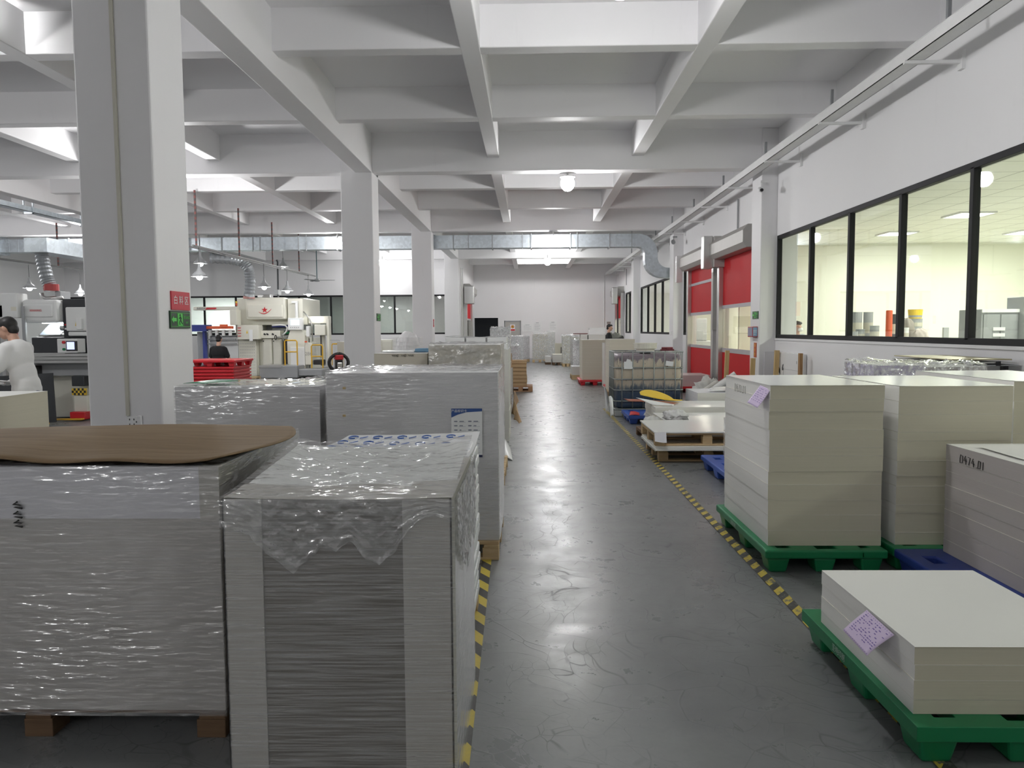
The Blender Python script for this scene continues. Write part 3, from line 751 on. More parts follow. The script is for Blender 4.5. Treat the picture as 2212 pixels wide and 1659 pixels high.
def slip(name,label,org,U,V,w,h,lines,bend,parent=None,seed=2):
    """printed slip of thin paper, tucked in along its upper edge"""
    t=thing(name,label,'paper slip',org)
    U=Vector(U).normalized(); V=Vector(V).normalized(); Nn=U.cross(V).normalized()
    P=lambda u,v,e=0: U*(u*w)+V*(v*h)+Nn*(bend*math.sin(v*1.9)*(.5+.5*u)+e)
    b=B().grid(lambda u,v:P(u,v),10,12); o=b.build('paper',W_['lilac'],t,smooth=True)
    md=o.modifiers.new('thick','SOLIDIFY'); md.thickness=.0006
    rnd=random.Random(seed); b=B()
    for k in range(lines):
        v=.12+.72*k/lines; u=.08
        while u<.9:
            l=rnd.uniform(.02,.07)
            for e in (.0013,-.0013): b.add([P(u,v,e),P(u+l,v,e),P(u+l,v+.028,e),P(u,v+.028,e)],[(0,1,2,3)])
            u+=l+rnd.choice([.02,.03,.10,.18])
    for v in (.05,.95):
        for k in range(14):
            u=.03+k*.07
            for e in (.0013,-.0013): b.add([P(u,v,e),P(u+.025,v,e),P(u+.025,v+.015,e),P(u,v+.015,e)],[(0,1,2,3)])
    b.build('printed_lines',W_['ink'],t)
    return t
slip('paper_slip','lilac printed slip stuck out of the low cream pile nearest the camera',(1.366,3.06,.396),(-.02,-1,-.02),(-.66,.12,-.74),.245,.128,9,-.012)
slip('paper_slip','pink slip hanging from the top corner of the tall cream pile',(1.508,5.01,1.168),(.12,-.97,-.12),(-.60,.05,-.78),.155,.14,7,.008,seed=5)

# piles behind the tall ones, along the window wall
plastic_pallet('blue plastic pallet half hidden behind the tall cream pile with a slip',W_['blue'],1.885,7.28,1.0,1.12,'blue plastic pallets')
t=paper_pile('wrapped_bundle','silver film wrapped bundle on the blue pallet behind the tall cream pile','bundle',2.10,7.34,.151,.8,.9,.43,W_['pk_lilac'],W_['sheet'],4,seed=21)
wrap(t,.8,.9,.43,W_['film'],.008,seed=21)
t=paper_pile('wrapped_bundle','lilac film wrapped bundle on the piles under the glass room window','bundle',2.93,6.55,1.10,.42,.6,.12,M_('lilac cover paper',(.55,.5,.72),.5),W_['sheet'],3,seed=22)
wrap(t,.42,.6,.12,W_['film_soft'],.008,seed=22,topbump=.03,mt_top=W_['film_soft'])
t=paper_pile('paper_pile','white topped pile with crumpled film behind the second tall cream pile','paper pile',2.95,6.45,0,.95,.85,1.095,W_['pk_grey'],W_['sheet'],6,seed=23)
t=paper_pile('wrapped_bundle','pale bundle under a crumpled film end behind the second tall cream pile','bundle',3.41,6.62,1.10,.5,.6,.10,W_['pk_grey'],W_['sheet'],3,seed=25)
wrap(t,.5,.6,.10,W_['film_soft'],.02,seed=24,topbump=.05,mt_top=W_['film_soft'])
t=thing('plate_stack','stack of thin steel edged plates against the wall below the glass room window','plates',(3.95,7.3,0))
for k,(h,w) in enumerate(((1.18,.66),(1.205,.66),(1.235,.60))):
    b=bx(.0+.02*k,.0,h-.012,w,1.15,h); b.build('plate',[W_['mgrey'],W_['steel']][k%2] if k<2 else M_('brassy plate',(.45,.40,.26),.35,.7),t,bevel=.003)
for a,c in ((.05,.05),(.55,.05),(.05,1.05),(.55,1.05)): bx(a,c,0,a+.05,c+.05,1.17).build('leg',W_['dark'],t)
B().box(.1,-.012,1.17,.14,0,1.215).box(.45,-.012,1.17,.49,0,1.215).build('clip',W_['dark'],t)

# ---- wooden pallets with white boards
wood_pallet('lower pale wooden pallet of the two stacked under white boards',1.50,8.83,1.15,1.0,.15,0,'wooden pallets under white boards',blocks=(3,3))
t=thing('board_stack','white boards lying between the two stacked wooden pallets','boards',(1.43,8.66,.151))
B().box(0,0,0,1.25,1.1,.022).box(.01,.01,.023,1.24,1.09,.045).build('boards',W_['matt_sheet'],t,bevel=.002)
def f(u,v): return (-.012+u*.02,-.01+v*1.12,.035*(1-u)-.02+.006*math.sin(v*9))
B().grid(f,3,14).build('frayed_edge',W_['matt_sheet'],t)
wood_pallet('upper pale wooden pallet of the two stacked under white boards',1.44,8.74,1.2,1.1,.145,0,'wooden pallets under white boards',z0=.198,blocks=(3,3))
t=thing('board_stack','glossy white boards lying on the upper wooden pallet','boards',(1.43,8.72,.345))
B().box(0,0,0,1.3,1.15,.016).build('boards',W_['sheet'],t,bevel=.002)
def f(u,v): return (.13*u-.01*v,.012-.10*v-.03*u,.004-.085*v+.012*math.sin(v*3+u*2))
o=B().grid(f,5,6).build('creased_flap',W_['liner'],t,smooth=True)
t=thing('paper_slip','white printed card lying on the boards behind the wooden pallets','paper slip',(1.98,9.98,.405))
B().box(0,-.02,0,.26,.17,.003).build('paper',W_['sheet'],t)
b=B()
for a in (.02,.09,.16,.21): b.box(a,.0,.003,a+.004,.15,.0036)
for c in (.03,.08,.12): b.box(.02,c,.003,.24,c+.004,.0036)
b.build('printed_lines',M_('grey print',(.3,.35,.33),.6),t)
# pile of film and off-cut sheets behind them
wood_pallet('wooden pallet under the bagged sheets behind the white boards',1.56,9.98,1.2,1.2,.12,0,'wooden pallets under white boards',W_['dwood'])
t=paper_pile('board_stack','bagged white sheets lying on the pallet behind the white boards','boards',1.80,9.97,.121,1.15,1.15,.20,W_['pk_white'],W_['sheet'],6,.012,0,None,31)
def lump(name,label,cat,c,r,mt,seed,amp=.25,fr=3.2,n=28,flat=0,parent=None,sx=None):
    b=B(); b.ball((0,0,0),1.0,n); vs=[]
    for p in b.v:
        q=Vector(p); e=1+amp*noise.noise(q*fr+Vector((seed,0,0)))+amp*.5*abs(noise.noise(q*fr*2.7+Vector((0,seed,0))))
        z=q.z*e*r[2]; z=max(z,-r[2]*.72)
        vs.append((q.x*e*r[0],q.y*e*r[1],z+r[2]*.72))
    b.v=vs
    o=b.build(name,mt,parent,smooth=True); o.location=c
    return tag(o,label,cat) if parent is None else o
lump('plastic_bag','grey translucent plastic bag of film at the corner of the boards','bag',(1.63,10.12,.121),(.135,.13,.15),M_('milky bag plastic',(.58,.58,.57),.35,0,.2,8,.2),4.2,.22)
lump('crumpled_film','crumpled white film bunched beside the plastic bag on the boards','film',(1.95,10.2,.322),(.15,.16,.075),M_('crumpled milky film',(.68,.68,.68),.3,0,.25,12,.3),8.4,.5,4)
def sheetlet(name,label,cat,pts,mt,thick=.003,sag=0,group=None,mt2=None):
    """a bent card sheet through four corner points"""
    a,b_,c,d=[Vector(p) for p in pts]; org=a.copy(); org.z=min(p.z for p in (a,b_,c,d))
    def f(u,v):
        p=(a*(1-u)+b_*u)*(1-v)+(d*(1-u)+c*u)*v
        p=p-org; p.z+=sag*math.sin(u*PI)*1+sag*.5*math.sin(v*PI); return p
    o=B().grid(f,12,8).build(name,mt,None,smooth=True); o.location=org
    md=o.modifiers.new('thick','SOLIDIFY'); md.thickness=thick; md.offset=0
    return tag(o,label,cat,group)
t=paper_pile('board_stack','broad stack of glossy white boards reflecting the lamp, beyond the bagged sheets','boards',1.86,11.28,0,1.5,1.0,.385,W_['pk_white'],W_['sheet'],7,.01,0,None,33)
t=paper_pile('board_stack','ragged white boards under the glossy stack, with a dark gap above','boards',1.98,11.195,0,1.3,.07,.27,W_['pk_white'],W_['matt_sheet'],7,.01,0,None,34)
plastic_pallet('blue plastic pallet at the foot of the caged tank, strewn with scraps',W_['blue'],1.60,12.32,1.1,.95,'blue plastic pallets',h=.14)
def boat(u,v):
    return (u*.66,.02+.10*math.sin(u*PI)+v*.34*(1-.75*abs(2*u-1)**3),.12*(1-u)**1.6+.03*u**4+v*.10*math.sin(min(1,u*1.1+.06)*PI)**.6)
o=B().grid(boat,22,6).build('card_scrap',W_['sign_yellow'],None,smooth=True); o.location=(1.74,11.95,.392); md=o.modifiers.new('thick','SOLIDIFY'); md.thickness=.005
tag(o,'yellow curved card sheet in front of the caged tank','card')
sheetlet('card_scrap','brown-red card under the yellow sheet before the tank','card',[(1.52,11.72,.43),(2.2,11.62,.393),(2.3,11.80,.393),(1.46,11.84,.46)],M_('brown red card',(.33,.10,.05),.5),.004,.012)
sheetlet('card_scrap','white card with torn point leaning below the yellow sheet','card',[(1.86,11.50,.394),(2.15,11.42,.392),(2.2,11.58,.392),(1.62,11.60,.50)],W_['sheet'],.004,.0)
sheetlet('card_scrap','red printed scrap lying on the blue pallet by the tank','card',[(1.62,12.36,.145),(1.78,12.33,.145),(1.80,12.5,.17),(1.66,12.55,.19)],W_['red'],.003,.008)
sheetlet('card_scrap','white triangular scrap standing on the blue pallet by the tank','card',[(1.84,12.34,.145),(1.96,12.35,.145),(1.99,12.5,.26),(1.95,12.5,.27)],W_['sheet'],.003,.0)
t=paper_pile('wrapped_bundle','large white bagged bundle of sheets right of the yellow card','bundle',2.73,12.42,0,1.05,.95,.50,W_['pk_white'],W_['liner'],5,.01,0,None,36)
for k,(x,y,z,l,r) in enumerate(((2.95,12.55,.515,.9,.016),(3.05,12.75,.515,.8,.02),(3.2,12.5,.55,.7,.018),(3.1,12.95,.52,.8,.02))):
    sheetlet('paper_offcut','white paper off-cut strip lying on the large bagged bundle','paper',[(x,y,z),(x+l,y-.05,z+.005),(x+l,y+.14,z+.02),(x+.04,y+.16,z+.012)],W_['sheet'],.01,.012,'off-cut strips on the bagged bundle')
# scrap heap by the red door
SCR='rolled paper and metal scraps by the red door'
for k,(p,q,r,mt,lb) in enumerate((((2.95,14.3,.10),(3.75,14.1,.62),.07,'mwhite','white paper roll leaning up in the scrap heap by the red door'),((2.95,14.55,.08),(3.6,14.72,.50),.06,'pk_white','short cream roll lying across the scrap heap'),
    ((2.86,13.97,.06),(3.6,13.87,.50),.035,'dark','dark bar lying slanted in the scrap heap'),((3.3,13.98,.085),(4.0,14.08,.40),.08,'mwhite','fat white roll at the bottom of the scrap heap'),((3.05,14.44,.1),(3.85,14.36,.70),.045,'mwhite','topmost white roll of the scrap heap'),((2.88,13.78,.06),(3.6,13.6,.38),.05,'steel','shiny metal sheet edge in the scrap heap'))):
    o=B().cyl(p,q,r,r*.95,14).build('scrap_roll',W_[mt],None,smooth=False); tag(o,lb,'scrap',SCR)
lump('crumpled_film','crumpled white film lying behind the scrap heap by the red door','film',(3.60,15.1,.0),(.32,.25,.30),M_('dull white scrap',(.6,.6,.57),.5,0,.3,10,.3),2.2,.6,4)

# ================================================================= CAGED TANK
t=thing('caged_tank','caged plastic liquid tank stained dark blue, standing beside the aisle','tank',(1.50,13.42,0))
w,d=1.20,1.0
B().box(.03,.03,.135,w-.03,d-.03,1.095).build('bottle',W_['tank'],t,bevel=.07,seg=4)
B().lathe([(.10,1.09),(.10,1.11),(.11,1.11),(.11,1.13),(0,1.13)],(.6,.5,0),20).build('filler_cap',W_['dark'],t)
cage=B(); r=.011
def rr(z):
    c=.07; P=[]
    for cx,cy,a0 in ((w-c,c,-PI/2),(w-c,d-c,0),(c,d-c,PI/2),(c,c,PI)):
        for k in range(5): P.append((cx+c*math.cos(a0+k*PI/8),cy+c*math.sin(a0+k*PI/8),z))
    return P+[P[0]]
for z in (.13,.273,.467,.66,.86,1.135):
    B_=B().tube(rr(z),r,8); cage.add(B_.v,B_.f)
cage.build('cage_hoops',W_['cage'],t,smooth=True)
up=B()
for k in range(6):
    x=.125+.186*k
    for y in (-.006,d+.006): up.cyl((x,y,.16),(x,y,1.14),.011,n=8)
for k in range(1,6):
    y=d*k/6
    for x in (-.006,w+.006): up.cyl((x,y,.16),(x,y,1.14),.011,n=8)
up.build('cage_uprights',W_['cage'],t,smooth=True)
B().box(.35,.0,1.13,.37,d,1.145).box(.83,.0,1.13,.85,d,1.145).build('top_bars',W_['cage'],t)
B().box(.0,.0,.115,w,d,.14).build('base_plate',W_['cage'],t)
for a in (.0,w/2-.07,w-.14):
    for c in (.0,d/2-.07,d-.14): bx(a,c,0,a+.14,c+.14,.115).build('foot',W_['mgrey'],t,bevel=.02)
B().box(.155,-.022,.84,.30,-.019,.97).prism([(.15,.84),(.31,.85),(.27,1.0),(.21,1.02)],'y',-.0235,-.022).build('torn_label',W_['sheet'],t)
B().obox((.95,-.02,.93),(.13,.003,.085),(0,.15,0)).build('paper_label',W_['sheet'],t)
t=thing('tub','shallow ivory plastic tub standing on top of the caged tank','tub',(2.08,13.75,1.147))
B().lathe([(0,0),(.16,0),(.165,.03),(.20,.04),(.205,.125),(.212,.125),(.212,.14),(.195,.14),(.19,.05),(0,.045)],n=28).build('bowl',W_['tub'],t,smooth=False)
o=B().box(-.12,-.04,0,.12,.04,.03).cyl((-.1,0,.045),(.1,0,.045),.02).box(-.02,-.05,0,.04,.05,.05).build('clamp_tool',M_('dark red metal',(.18,.03,.04),.5),None,bevel=.006); o.location=(2.47,13.75,1.147); tag(o,'dark red metal clamp lying on the tank top, right of the tub','tool')
for k,(x,y,z,a,lb) in enumerate(((1.47,13.25,.0,.3,'crumpled white paper at the foot of the tank by the aisle'),(1.47,14.1,.0,.9,'white paper flaps sticking out beside the tank'))):
    sheetlet('paper_scrap',lb,'paper',[(x-.06,y,.004),(x-.01,y-.02,.03),(x-.005,y+.14,.32),(x-.08,y+.12,.36+.12*k)],W_['sheet'],.003,.03)
plastic_pallet('red plastic pallet showing left of the caged tank',W_['red'],1.87,18.3,1.1,1.1,'red plastic pallets')
plastic_pallet('red plastic pallet under the low pinkish pile by the red door',W_['red'],3.30,18.35,1.05,1.2,'red plastic pallets')
paper_pile('paper_pile','low pinkish grey pile on a red pallet in front of the red door','paper pile',3.36,18.45,.151,.98,1.0,.27,W_['pk_pink'],M_('pinkish top sheet',(.66,.56,.58),.4),3,.001,0,None,41)
plastic_pallet('red plastic pallet under the tall smooth grey-beige pile',W_['red'],1.38,20.95,.85,1.3,'red plastic pallets')
paper_pile('paper_pile','tall smooth grey-beige pile on a red pallet beyond the tank','paper pile',1.46,21.05,.151,.645,1.1,1.10,W_['pk_beige'],W_['matt_sheet'],9,.001,0,None,42)
paper_pile('paper_pile','smooth grey-beige pile standing just behind the caged tank','paper pile',1.80,17.15,.151,.56,.95,1.165,W_['pk_beige'],W_['matt_sheet'],8,.001,0,None,43)
wood_pallet('wooden pallet under the pile just behind the caged tank',1.80,17.15,.6,1.0,.15)
for z,lb in ((0,'smooth white pile seen between the tank and the tall grey-beige pile'),):
    paper_pile('paper_pile',lb,'paper pile',1.98,20.2,0,.25,.6,1.18,W_['pk_white'],W_['sheet'],6,.004,0,None,44)
# ================================================================= LEFT PILES
LG='film wrapped piles along the left side'
# A: broad pile with kraft sheet
wood_pallet('dark wooden pallet under the broad wrapped pile at the lower left',-2.60,2.775,1.44,.95,.113,0,'wooden pallets under wrapped piles',W_['dwood'],blocks=(3,3),boards=False)
t=paper_pile('wrapped_pile','broad film wrapped pile at lower left with a brown sheet on top','paper pile',-2.62,2.76,.116,1.47,.98,.93,W_['pk_warm'],W_['liner'],1,.001,0,LG,51)
B().box(-.004,-.004,.735,1.40,-.001,.929).box(-.004,-.004,.735,-.001,.98,.929).build('paper_band',W_['liner'],t)
bx(1.395,-.0035,.735,1.474,.10,.929).build('corner_flap',W_['corner'],t)
wrap(t,1.47,.98,.93,W_['film_a'],.003,z0=-.02,seed=3,topbump=.012)
scrawl('~~~',(.745,-.016,.80),(0,0,-1),(-1,0,0),.04,W_['marker'],t,'marker_line',.004)
def f(u,v):
    vv=v; xr=1.40+.185*math.sin(PI*min(1,max(0,vv*.86+.06)))**.8; xl=-.25
    x=xl+(xr-xl)*u; yb=.985-.62*max(0,.62-u)**1.7-.10*max(0,u-.86)*5
    y=-.035+.018*math.sin(x*2.3+.5)+(yb+.035)*vv+.012*math.sin(x*9)*vv
    z=.951+.022*math.sin(PI*v)*math.sin(PI*min(1,u*1.05))+.012*math.sin(x*3.1+1)*(1-v)+.010*max(0,u-.7)*3*(1-v)+.006*math.sin(x*13)*(1-v)**3
    return (x,y,z)
o=B().grid(f,60,20).build('kraft_sheet',W_['kraft'],None,smooth=True); o.location=(-2.62,2.76,.128)
md=o.modifiers.new('thick','SOLIDIFY'); md.thickness=.006
tag(o,'brown kraft sheet with ragged edge lying on the broad wrapped pile','kraft sheet')
# B: near pile in corner boards
wood_pallet('wooden pallet under the nearest wrapped pile at the bottom of the view',-.965,2.43,.69,.74,.10,0,'wooden pallets under wrapped piles',W_['dwood'],boards=False)
t=thing('wrapped_pile','nearest wrapped pile, dark board between pale corner boards under loose film','paper pile',(-.980,2.40,.101),0,LG)
w,d,h=.722,.80,.90
pile_mesh(w,d,h,1,.0,random.Random(52)).build('sheets',[W_['pk_dark'],W_['corner'],W_['ream_line']],t)
TB=lambda u,v: h+.006+.075*max(0,v-.1)**1.3+.012*math.sin(v*5+u*4)*v*.6-.018*(1-(2*u-1)**2)*(.3+v)
def f(u,v): return (u*w,v*d,TB(u,v)-.004)
B().grid(f,20,20).build('top_sheet',M_('pale green grey sheet',(.80,.82,.80),.5),t,smooth=True)
for x0,x1,nm in ((-.008,.118,'corner_board'),(w-.150,w+.008,'corner_board')):
    b=B(); zt=h+.004; b.box(x0,-.006,-.09,x1,-.0005,zt)
    if x0<0: b.box(x0,-.006,-.09,-.002,.8,zt)
    else: b.box(w+.002,-.006,-.09,x1,.8,zt)
    o=b.build(nm,W_['corner'],t)
# folded tops of the corner boards
B().grid(lambda u,v:(-.006+u*.26,-.004+v*.20,TB(u*.33,v*.22)+.001),8,6).build('corner_fold',W_['corner'],t,smooth=True)
B().grid(lambda u,v:(w-.15+u*.155,-.004+v*.26,TB(.8+u*.2,v*.3)+.001),8,6).build('corner_fold',W_['corner'],t,smooth=True)
fw=wrap(t,w+.012,d,h,film_mat('streaked stretch film',(3,3,14),(.0,.12,0),.17,1.0,.16,.006,(1.0,1.0,46),.05,2.5),.0015,z0=-.095,seed=52,top=False)
def f(u,v):
    x=-.014+u*(w+.028); y=-.014+v*(d+.03)
    q=Vector((u*3.2-v*2.6,v*2.2+u*.6,2.2))
    r=abs(noise.noise(q*1.5)); r2=abs(noise.noise(Vector((u*9-v*7,v*5+u*2,5)))); r3=abs(noise.noise(Vector((u*24-v*20,v*9,9))))
    e=min(1,12*u,12*(1-u),14*v)
    return (x,y,TB(min(1,max(0,u)),v)+.004+e*(.020*r+.013*r2+.007*r3)*(.35+.9*v)+.02*max(0,abs(u-.5)*2-.75)*v*3)
B().grid(f,96,96).build('top_film',film_mat('loose top film',(2.0,8,3),(.2,.1,.75),.10,.5,.12,.05,(3,9,4)),t,smooth=True)
# torn hem of the film hanging over the front and over the right flank
def hem(t,p0,dx,n_out,zt,depths,seed,mt):
    def f(u,v):
        k=u*(len(depths)-1); i=min(int(k),len(depths)-2); dd=depths[i]+(depths[i+1]-depths[i])*(k-i)
        dd+=.015*noise.noise(Vector((u*30,seed,0)))
        e=.010+.007*abs(noise.noise(Vector((u*12,v*7,seed))))+.006*abs(noise.noise(Vector((u*25,v*16+u*9,seed))))
        p=Vector(p0)+Vector(dx)*u+Vector(n_out)*e
        return (p.x,p.y,zt-dd*v)
    B().grid(f,70,26).build('film_hem',mt,t,smooth=True)
HM=film_mat('crumpled film hem',(5,5,6),(.3,.5,.2),.17,1.0,.12,.035,(5,5,9))
hem(t,(-.012,-.012,0),(w+.024,0,0),(0,-1,0),h+.006,[.09,.10,.11,.17,.20,.24,.20,.15,.17,.13,.19,.21,.17,.10,.06,.05,.07],3,HM)
hem(t,(w+.016,-.01,0),(0,d,0),(1,0,0),h+.02,[.16,.24,.3,.36,.32,.28,.34,.3],6,HM)
# C: ream pile with printed wrappers
wood_pallet('wooden pallet under the pile of printed reams',-1.0,3.24,.71,.95,.10,0,'wooden pallets under wrapped piles',W_['wood'],boards=False)
t=thing('ream_pile','pile of wrapped reams printed with blue emblems, behind the nearest pile','paper pile',(-.998,3.24,.101),0,LG)
rnd=random.Random(9); nL=16; hh=.865
m,nt,_,L=_new('printed ream wrapper')
a_=ramp(nt,tnoise(nt,coords(nt,(10,10,26),rot=(.75,0,0)),2.4,3,.6),[(.60,(.75,.76,.77)),(.64,(.42,.47,.55))])
out(nt,principled(nt,a_,.45)); LG_=m
b=B()
for k in range(nL):
    a=rnd.uniform(-.006,.008); c=rnd.uniform(-.004,.004)
    b.box(a,c,k*hh/nL+.002,a+.715,c+.93,(k+1)*hh/nL)
b.build('reams',LG_,t,bevel=.008)
B().grid(lambda u,v:(.0+u*.725,v*.935,hh+.004+.010*math.sin(v*5+u*2)+.012*max(0,u-.8)*5*max(0,v-.5)),16,16).build('top_wrapper',W_['sheet'],t,smooth=True)
b=B()
for k in range(6):
    for j in range(4):
        x,y=.06+k*.13,.06+j*.24
        if x>.66: continue
        pts=[(x+.022*math.cos(q*PI/7),y+.045*math.sin(q*PI/7),hh+.017+.010*math.sin(y/.93*5+x/.72*2)) for q in range(1,13)]
        b.tube(pts,.004,5)
        for q in range(5): b.box(x+.040+q*.006,y-.03+q*.012,hh+.014+.010*math.sin(y/.93*5+x/.72*2),x+.046+q*.006,y-.015+q*.012+.01,hh+.0165+.010*math.sin(y/.93*5+x/.72*2))
b.build('printed_emblems',W_['bink'],t)
# D: tall pile in the middle
wood_pallet('wooden pallet under the tall wrapped pile with the blue headed label',-1.36,5.02,1.15,.95,.125,0,'wooden pallets under wrapped piles',W_['wood'])
t=paper_pile('wrapped_pile','tall film wrapped pile with a blue headed label, beside the aisle','paper pile',-1.355,5.06,.126,1.145,.90,1.135,W_['pk_lilac'],W_['sheet'],1,.001,.0,LG,53)
wrap(t,1.145,.90,1.135,W_['film'],.003,seed=8,topbump=.014,mt_top=film_mat('top film',(5,3,5),(.2,.1,.2),.10,.6,dist=.02,rough=.10,fib=(5,3,5)))
b=B()
for k in range(6): b.box(.105+.004*(k%2),-.0035,.10+k*.185,.125+.004*(k%2),-.001,.115+k*.185)
b.build('ream_flag',M_('amber flag',(.60,.40,.10),.5),t)
t=thing('pile_label','white printed label with a blue header on the tall wrapped pile','label',(-.52,5.042,.705))
B().box(0,-.002,0,.205,0,.315).build('paper',W_['sheet'],t)
B().prism([(0,.315),(.205,.315),(.205,.296),(.10,.29),(.045,.275),(.0,.255)],'y',-.0032,-.002).build('header',M_('blue print',(.03,.09,.30),.5),t)
text('产品标识卡',.021,(.052,-.0042,.298),FRONT,W_['wink'],t,'header_text',.0004)
b=B(); rnd=random.Random(6)
for k in range(8):
    z=.225-k*.029
    for x0 in (.018,.112):
        b.box(x0,-.0028,z,x0+.022,-.0021,z+.008); b.box(x0+.030,-.0028,z-.002,x0+.078,-.0021,z-.0008)
        b.box(x0+.036,-.0028,z+.001,x0+.036+rnd.uniform(.012,.034),-.0021,z+.007)
b.build('printed_lines',M_('label print',(.22,.24,.3),.6),t)
bx(0,-.0028,-.012,.205,-.002,.004).build('footer',M_('dark blue print',(.02,.03,.09),.5),t)
# E: pile left of D
wood_pallet('wooden pallet under the lower wrapped pile by the big near column',-2.47,5.26,1.02,.80,.125,0,'wooden pallets under wrapped piles',W_['dwood'])
t=paper_pile('wrapped_pile','lower film wrapped pile between the big near column and the tall pile','paper pile',-2.465,5.24,.126,1.01,.72,1.035,W_['pk_lilac'],W_['sheet'],1,.001,0,LG,54)
wrap(t,1.01,.72,1.035,W_['film'],.005,seed=12,topbump=.002,mt_top=glass_pane('tight top film',(.97,.97,.97),1.2))
o=sheetlet('green_sheet','green sheet lying on the lower wrapped pile by the column','card',[(-2.43,5.30,1.178),(-2.28,5.28,1.178),(-2.12,5.55,1.18),(-2.38,5.62,1.18)],W_['green'],.002,.004)
# next row
wood_pallet('wooden pallet under the beige wrapped pile behind the tall pile',-1.0,7.48,.75,1.1,.12,0,'wooden pallets under wrapped piles')
t=paper_pile('wrapped_pile','beige film wrapped pile behind the tall pile with the label','paper pile',-.985,7.5,.121,.70,1.0,1.275,W_['pk_beige'],W_['matt_sheet'],5,.001,0,LG,55)
wrap(t,.70,1.0,1.275,film_mat('thin loose film',(2.5,2.5,3),(.5,.6,.3),.16,dist=.05,fib=(3,3,4)),.006,seed=15,topbump=.016)
wood_pallet('wooden pallet under the beige pile with handwriting on its side',-1.58,7.68,.56,1.0,.12,0,'wooden pallets under wrapped piles')
t=paper_pile('paper_pile','beige pile with handwriting along its top edge, beside the second column','paper pile',-1.57,7.7,.121,.54,.95,1.19,W_['pk_beige'],W_['matt_sheet'],4,.001,0,None,56)
scrawl('~~~0 ~~0 ~~~',(.18,-.003,1.155),(1,0,0),(0,0,1),.022,W_['marker'],t,r=.0018)
o=B().box(0,0,0,.17,.25,.035).build('box',M_('steel blue carton',(.12,.24,.36),.5),None,bevel=.004); o.location=(-1.20,8.0,1.313); tag(o,'small steel blue box lying on the beige pile with handwriting','box')
o=B().box(0,0,0,.34,.3,.012).build('paper_sheets',W_['sheet'],None); o.location=(-1.55,8.0,1.313); tag(o,'few white sheets lying on the beige pile with handwriting','paper')
# row of reams behind
t=thing('ream_pile','wide low-lying row of white reams on a pile beyond the beige wrapped pile','paper pile',(-1.18,10.5,0))
pile_mesh(.9,.9,1.27,6,.004,random.Random(3)).build('sheets',[W_['pk_white'],W_['sheet'],W_['ream_line']],t)
rnd=random.Random(12)
for k in range(3):
    for q in range(2): bx(.02+k*.29+rnd.uniform(0,.01),.01,1.272+q*.085,.29+k*.29,.8,1.272+q*.085+.08).build('ream',W_['sheet'],t,bevel=.01)
B().grid(lambda u,v:(u*.9,v*.85,1.445+.012*math.sin(u*9)+.006*math.sin(v*11)),20,10).build('cover_film',W_['film_soft'],t,smooth=True)
# cartons beside the aisle
wood_pallet('wooden pallet under the brown cartons, sticking into the aisle',-.52,18.95,.60,.8,.13,0,None,M_('reddish pallet wood',(.42,.24,.13),.7))
for k in range(7):
    o=B().box(0,0,0,.415,.45,.088).build('carton',W_['carton'],None,bevel=.006)
    B().box(-.001,.19,.02,.416,.26,.0885).box(-.001,-.001,.036,.416,.1,.05).build('tape_strip',W_['tapeclear'],o)
    o.location=(-.475+random.uniform(-.012,.012),19.0+random.uniform(-.02,.02),.131+k*.0935)
    pos=['bottom','second from the bottom','third from the bottom','middle','third from the top','second from the top','topmost'][k]
    tag(o,f'flat brown carton on the pallet by the aisle, {pos} of the stack','carton','flat brown cartons stacked on the pallet')
o=B().box(0,0,0,.30,.4,.34).build('carton',W_['carton'],None,bevel=.006); o.location=(-.72,18.2,.63)
b=B()
for k in range(3): b.prism([(.05+k*.06,.24),(.09+k*.06,.24),(.11+k*.06,.28),(.07+k*.06,.28)],'y',-.002,-.001)
b.build('printed_marks',W_['marker'],o); tag(o,'upright brown carton with black slanted marks behind the wrapped piles','carton')
o=pile_mesh(.34,.45,.625,5,.003,random.Random(2)).build('paper_pile',[W_['pk_warm'],W_['sheet'],W_['ream_line']],None); o.location=(-.74,18.18,0); tag(o,'small pile carrying the upright brown carton with slanted marks','paper pile')
# scraps on the floor by the left piles
for k,(p,mt,lb) in enumerate(((((-.27,13.0,.005),(-.17,12.4,.01),(-.13,12.5,.02),(-.23,13.2,.16)),'carton','torn brown card strip nearest the aisle at the foot of the left piles'),(((-.33,13.9,.005),(-.24,13.2,.02),(-.19,13.4,.05),(-.28,14.1,.26)),'wood','longer tan card strip leaning at the foot of the left piles'),
     (((-.32,14.5,.02),(-.25,14.15,.12),(-.2,14.3,.20),(-.29,14.8,.36)),'carton','bent brown card strip highest in the scrap at the left piles'))):
    sheetlet('card_strip',lb,'card',p,W_[mt],.004,.02,'torn card strips by the left piles')
sheetlet('paper_scrap','white torn sheet corner poking into the aisle beside the tall wrapped pile','paper',[(-.36,9.1,.04),(-.2,8.9,.004),(-.24,9.5,.05),(-.34,9.8,.16)],W_['sheet'],.003,.01)
t=paper_pile('paper_pile','ragged white pile with crumpled edges hidden behind the tall wrapped pile','paper pile',-.95,9.6,0,.58,.7,.75,W_['pk_white'],W_['sheet'],14,.012,0,None,57)
t=paper_pile('paper_pile','ragged low pile behind the beige wrapped pile beside the scraps','paper pile',-1.0,12.2,0,.58,1.3,.9,W_['pk_white'],W_['sheet'],14,.012,0,None,58)

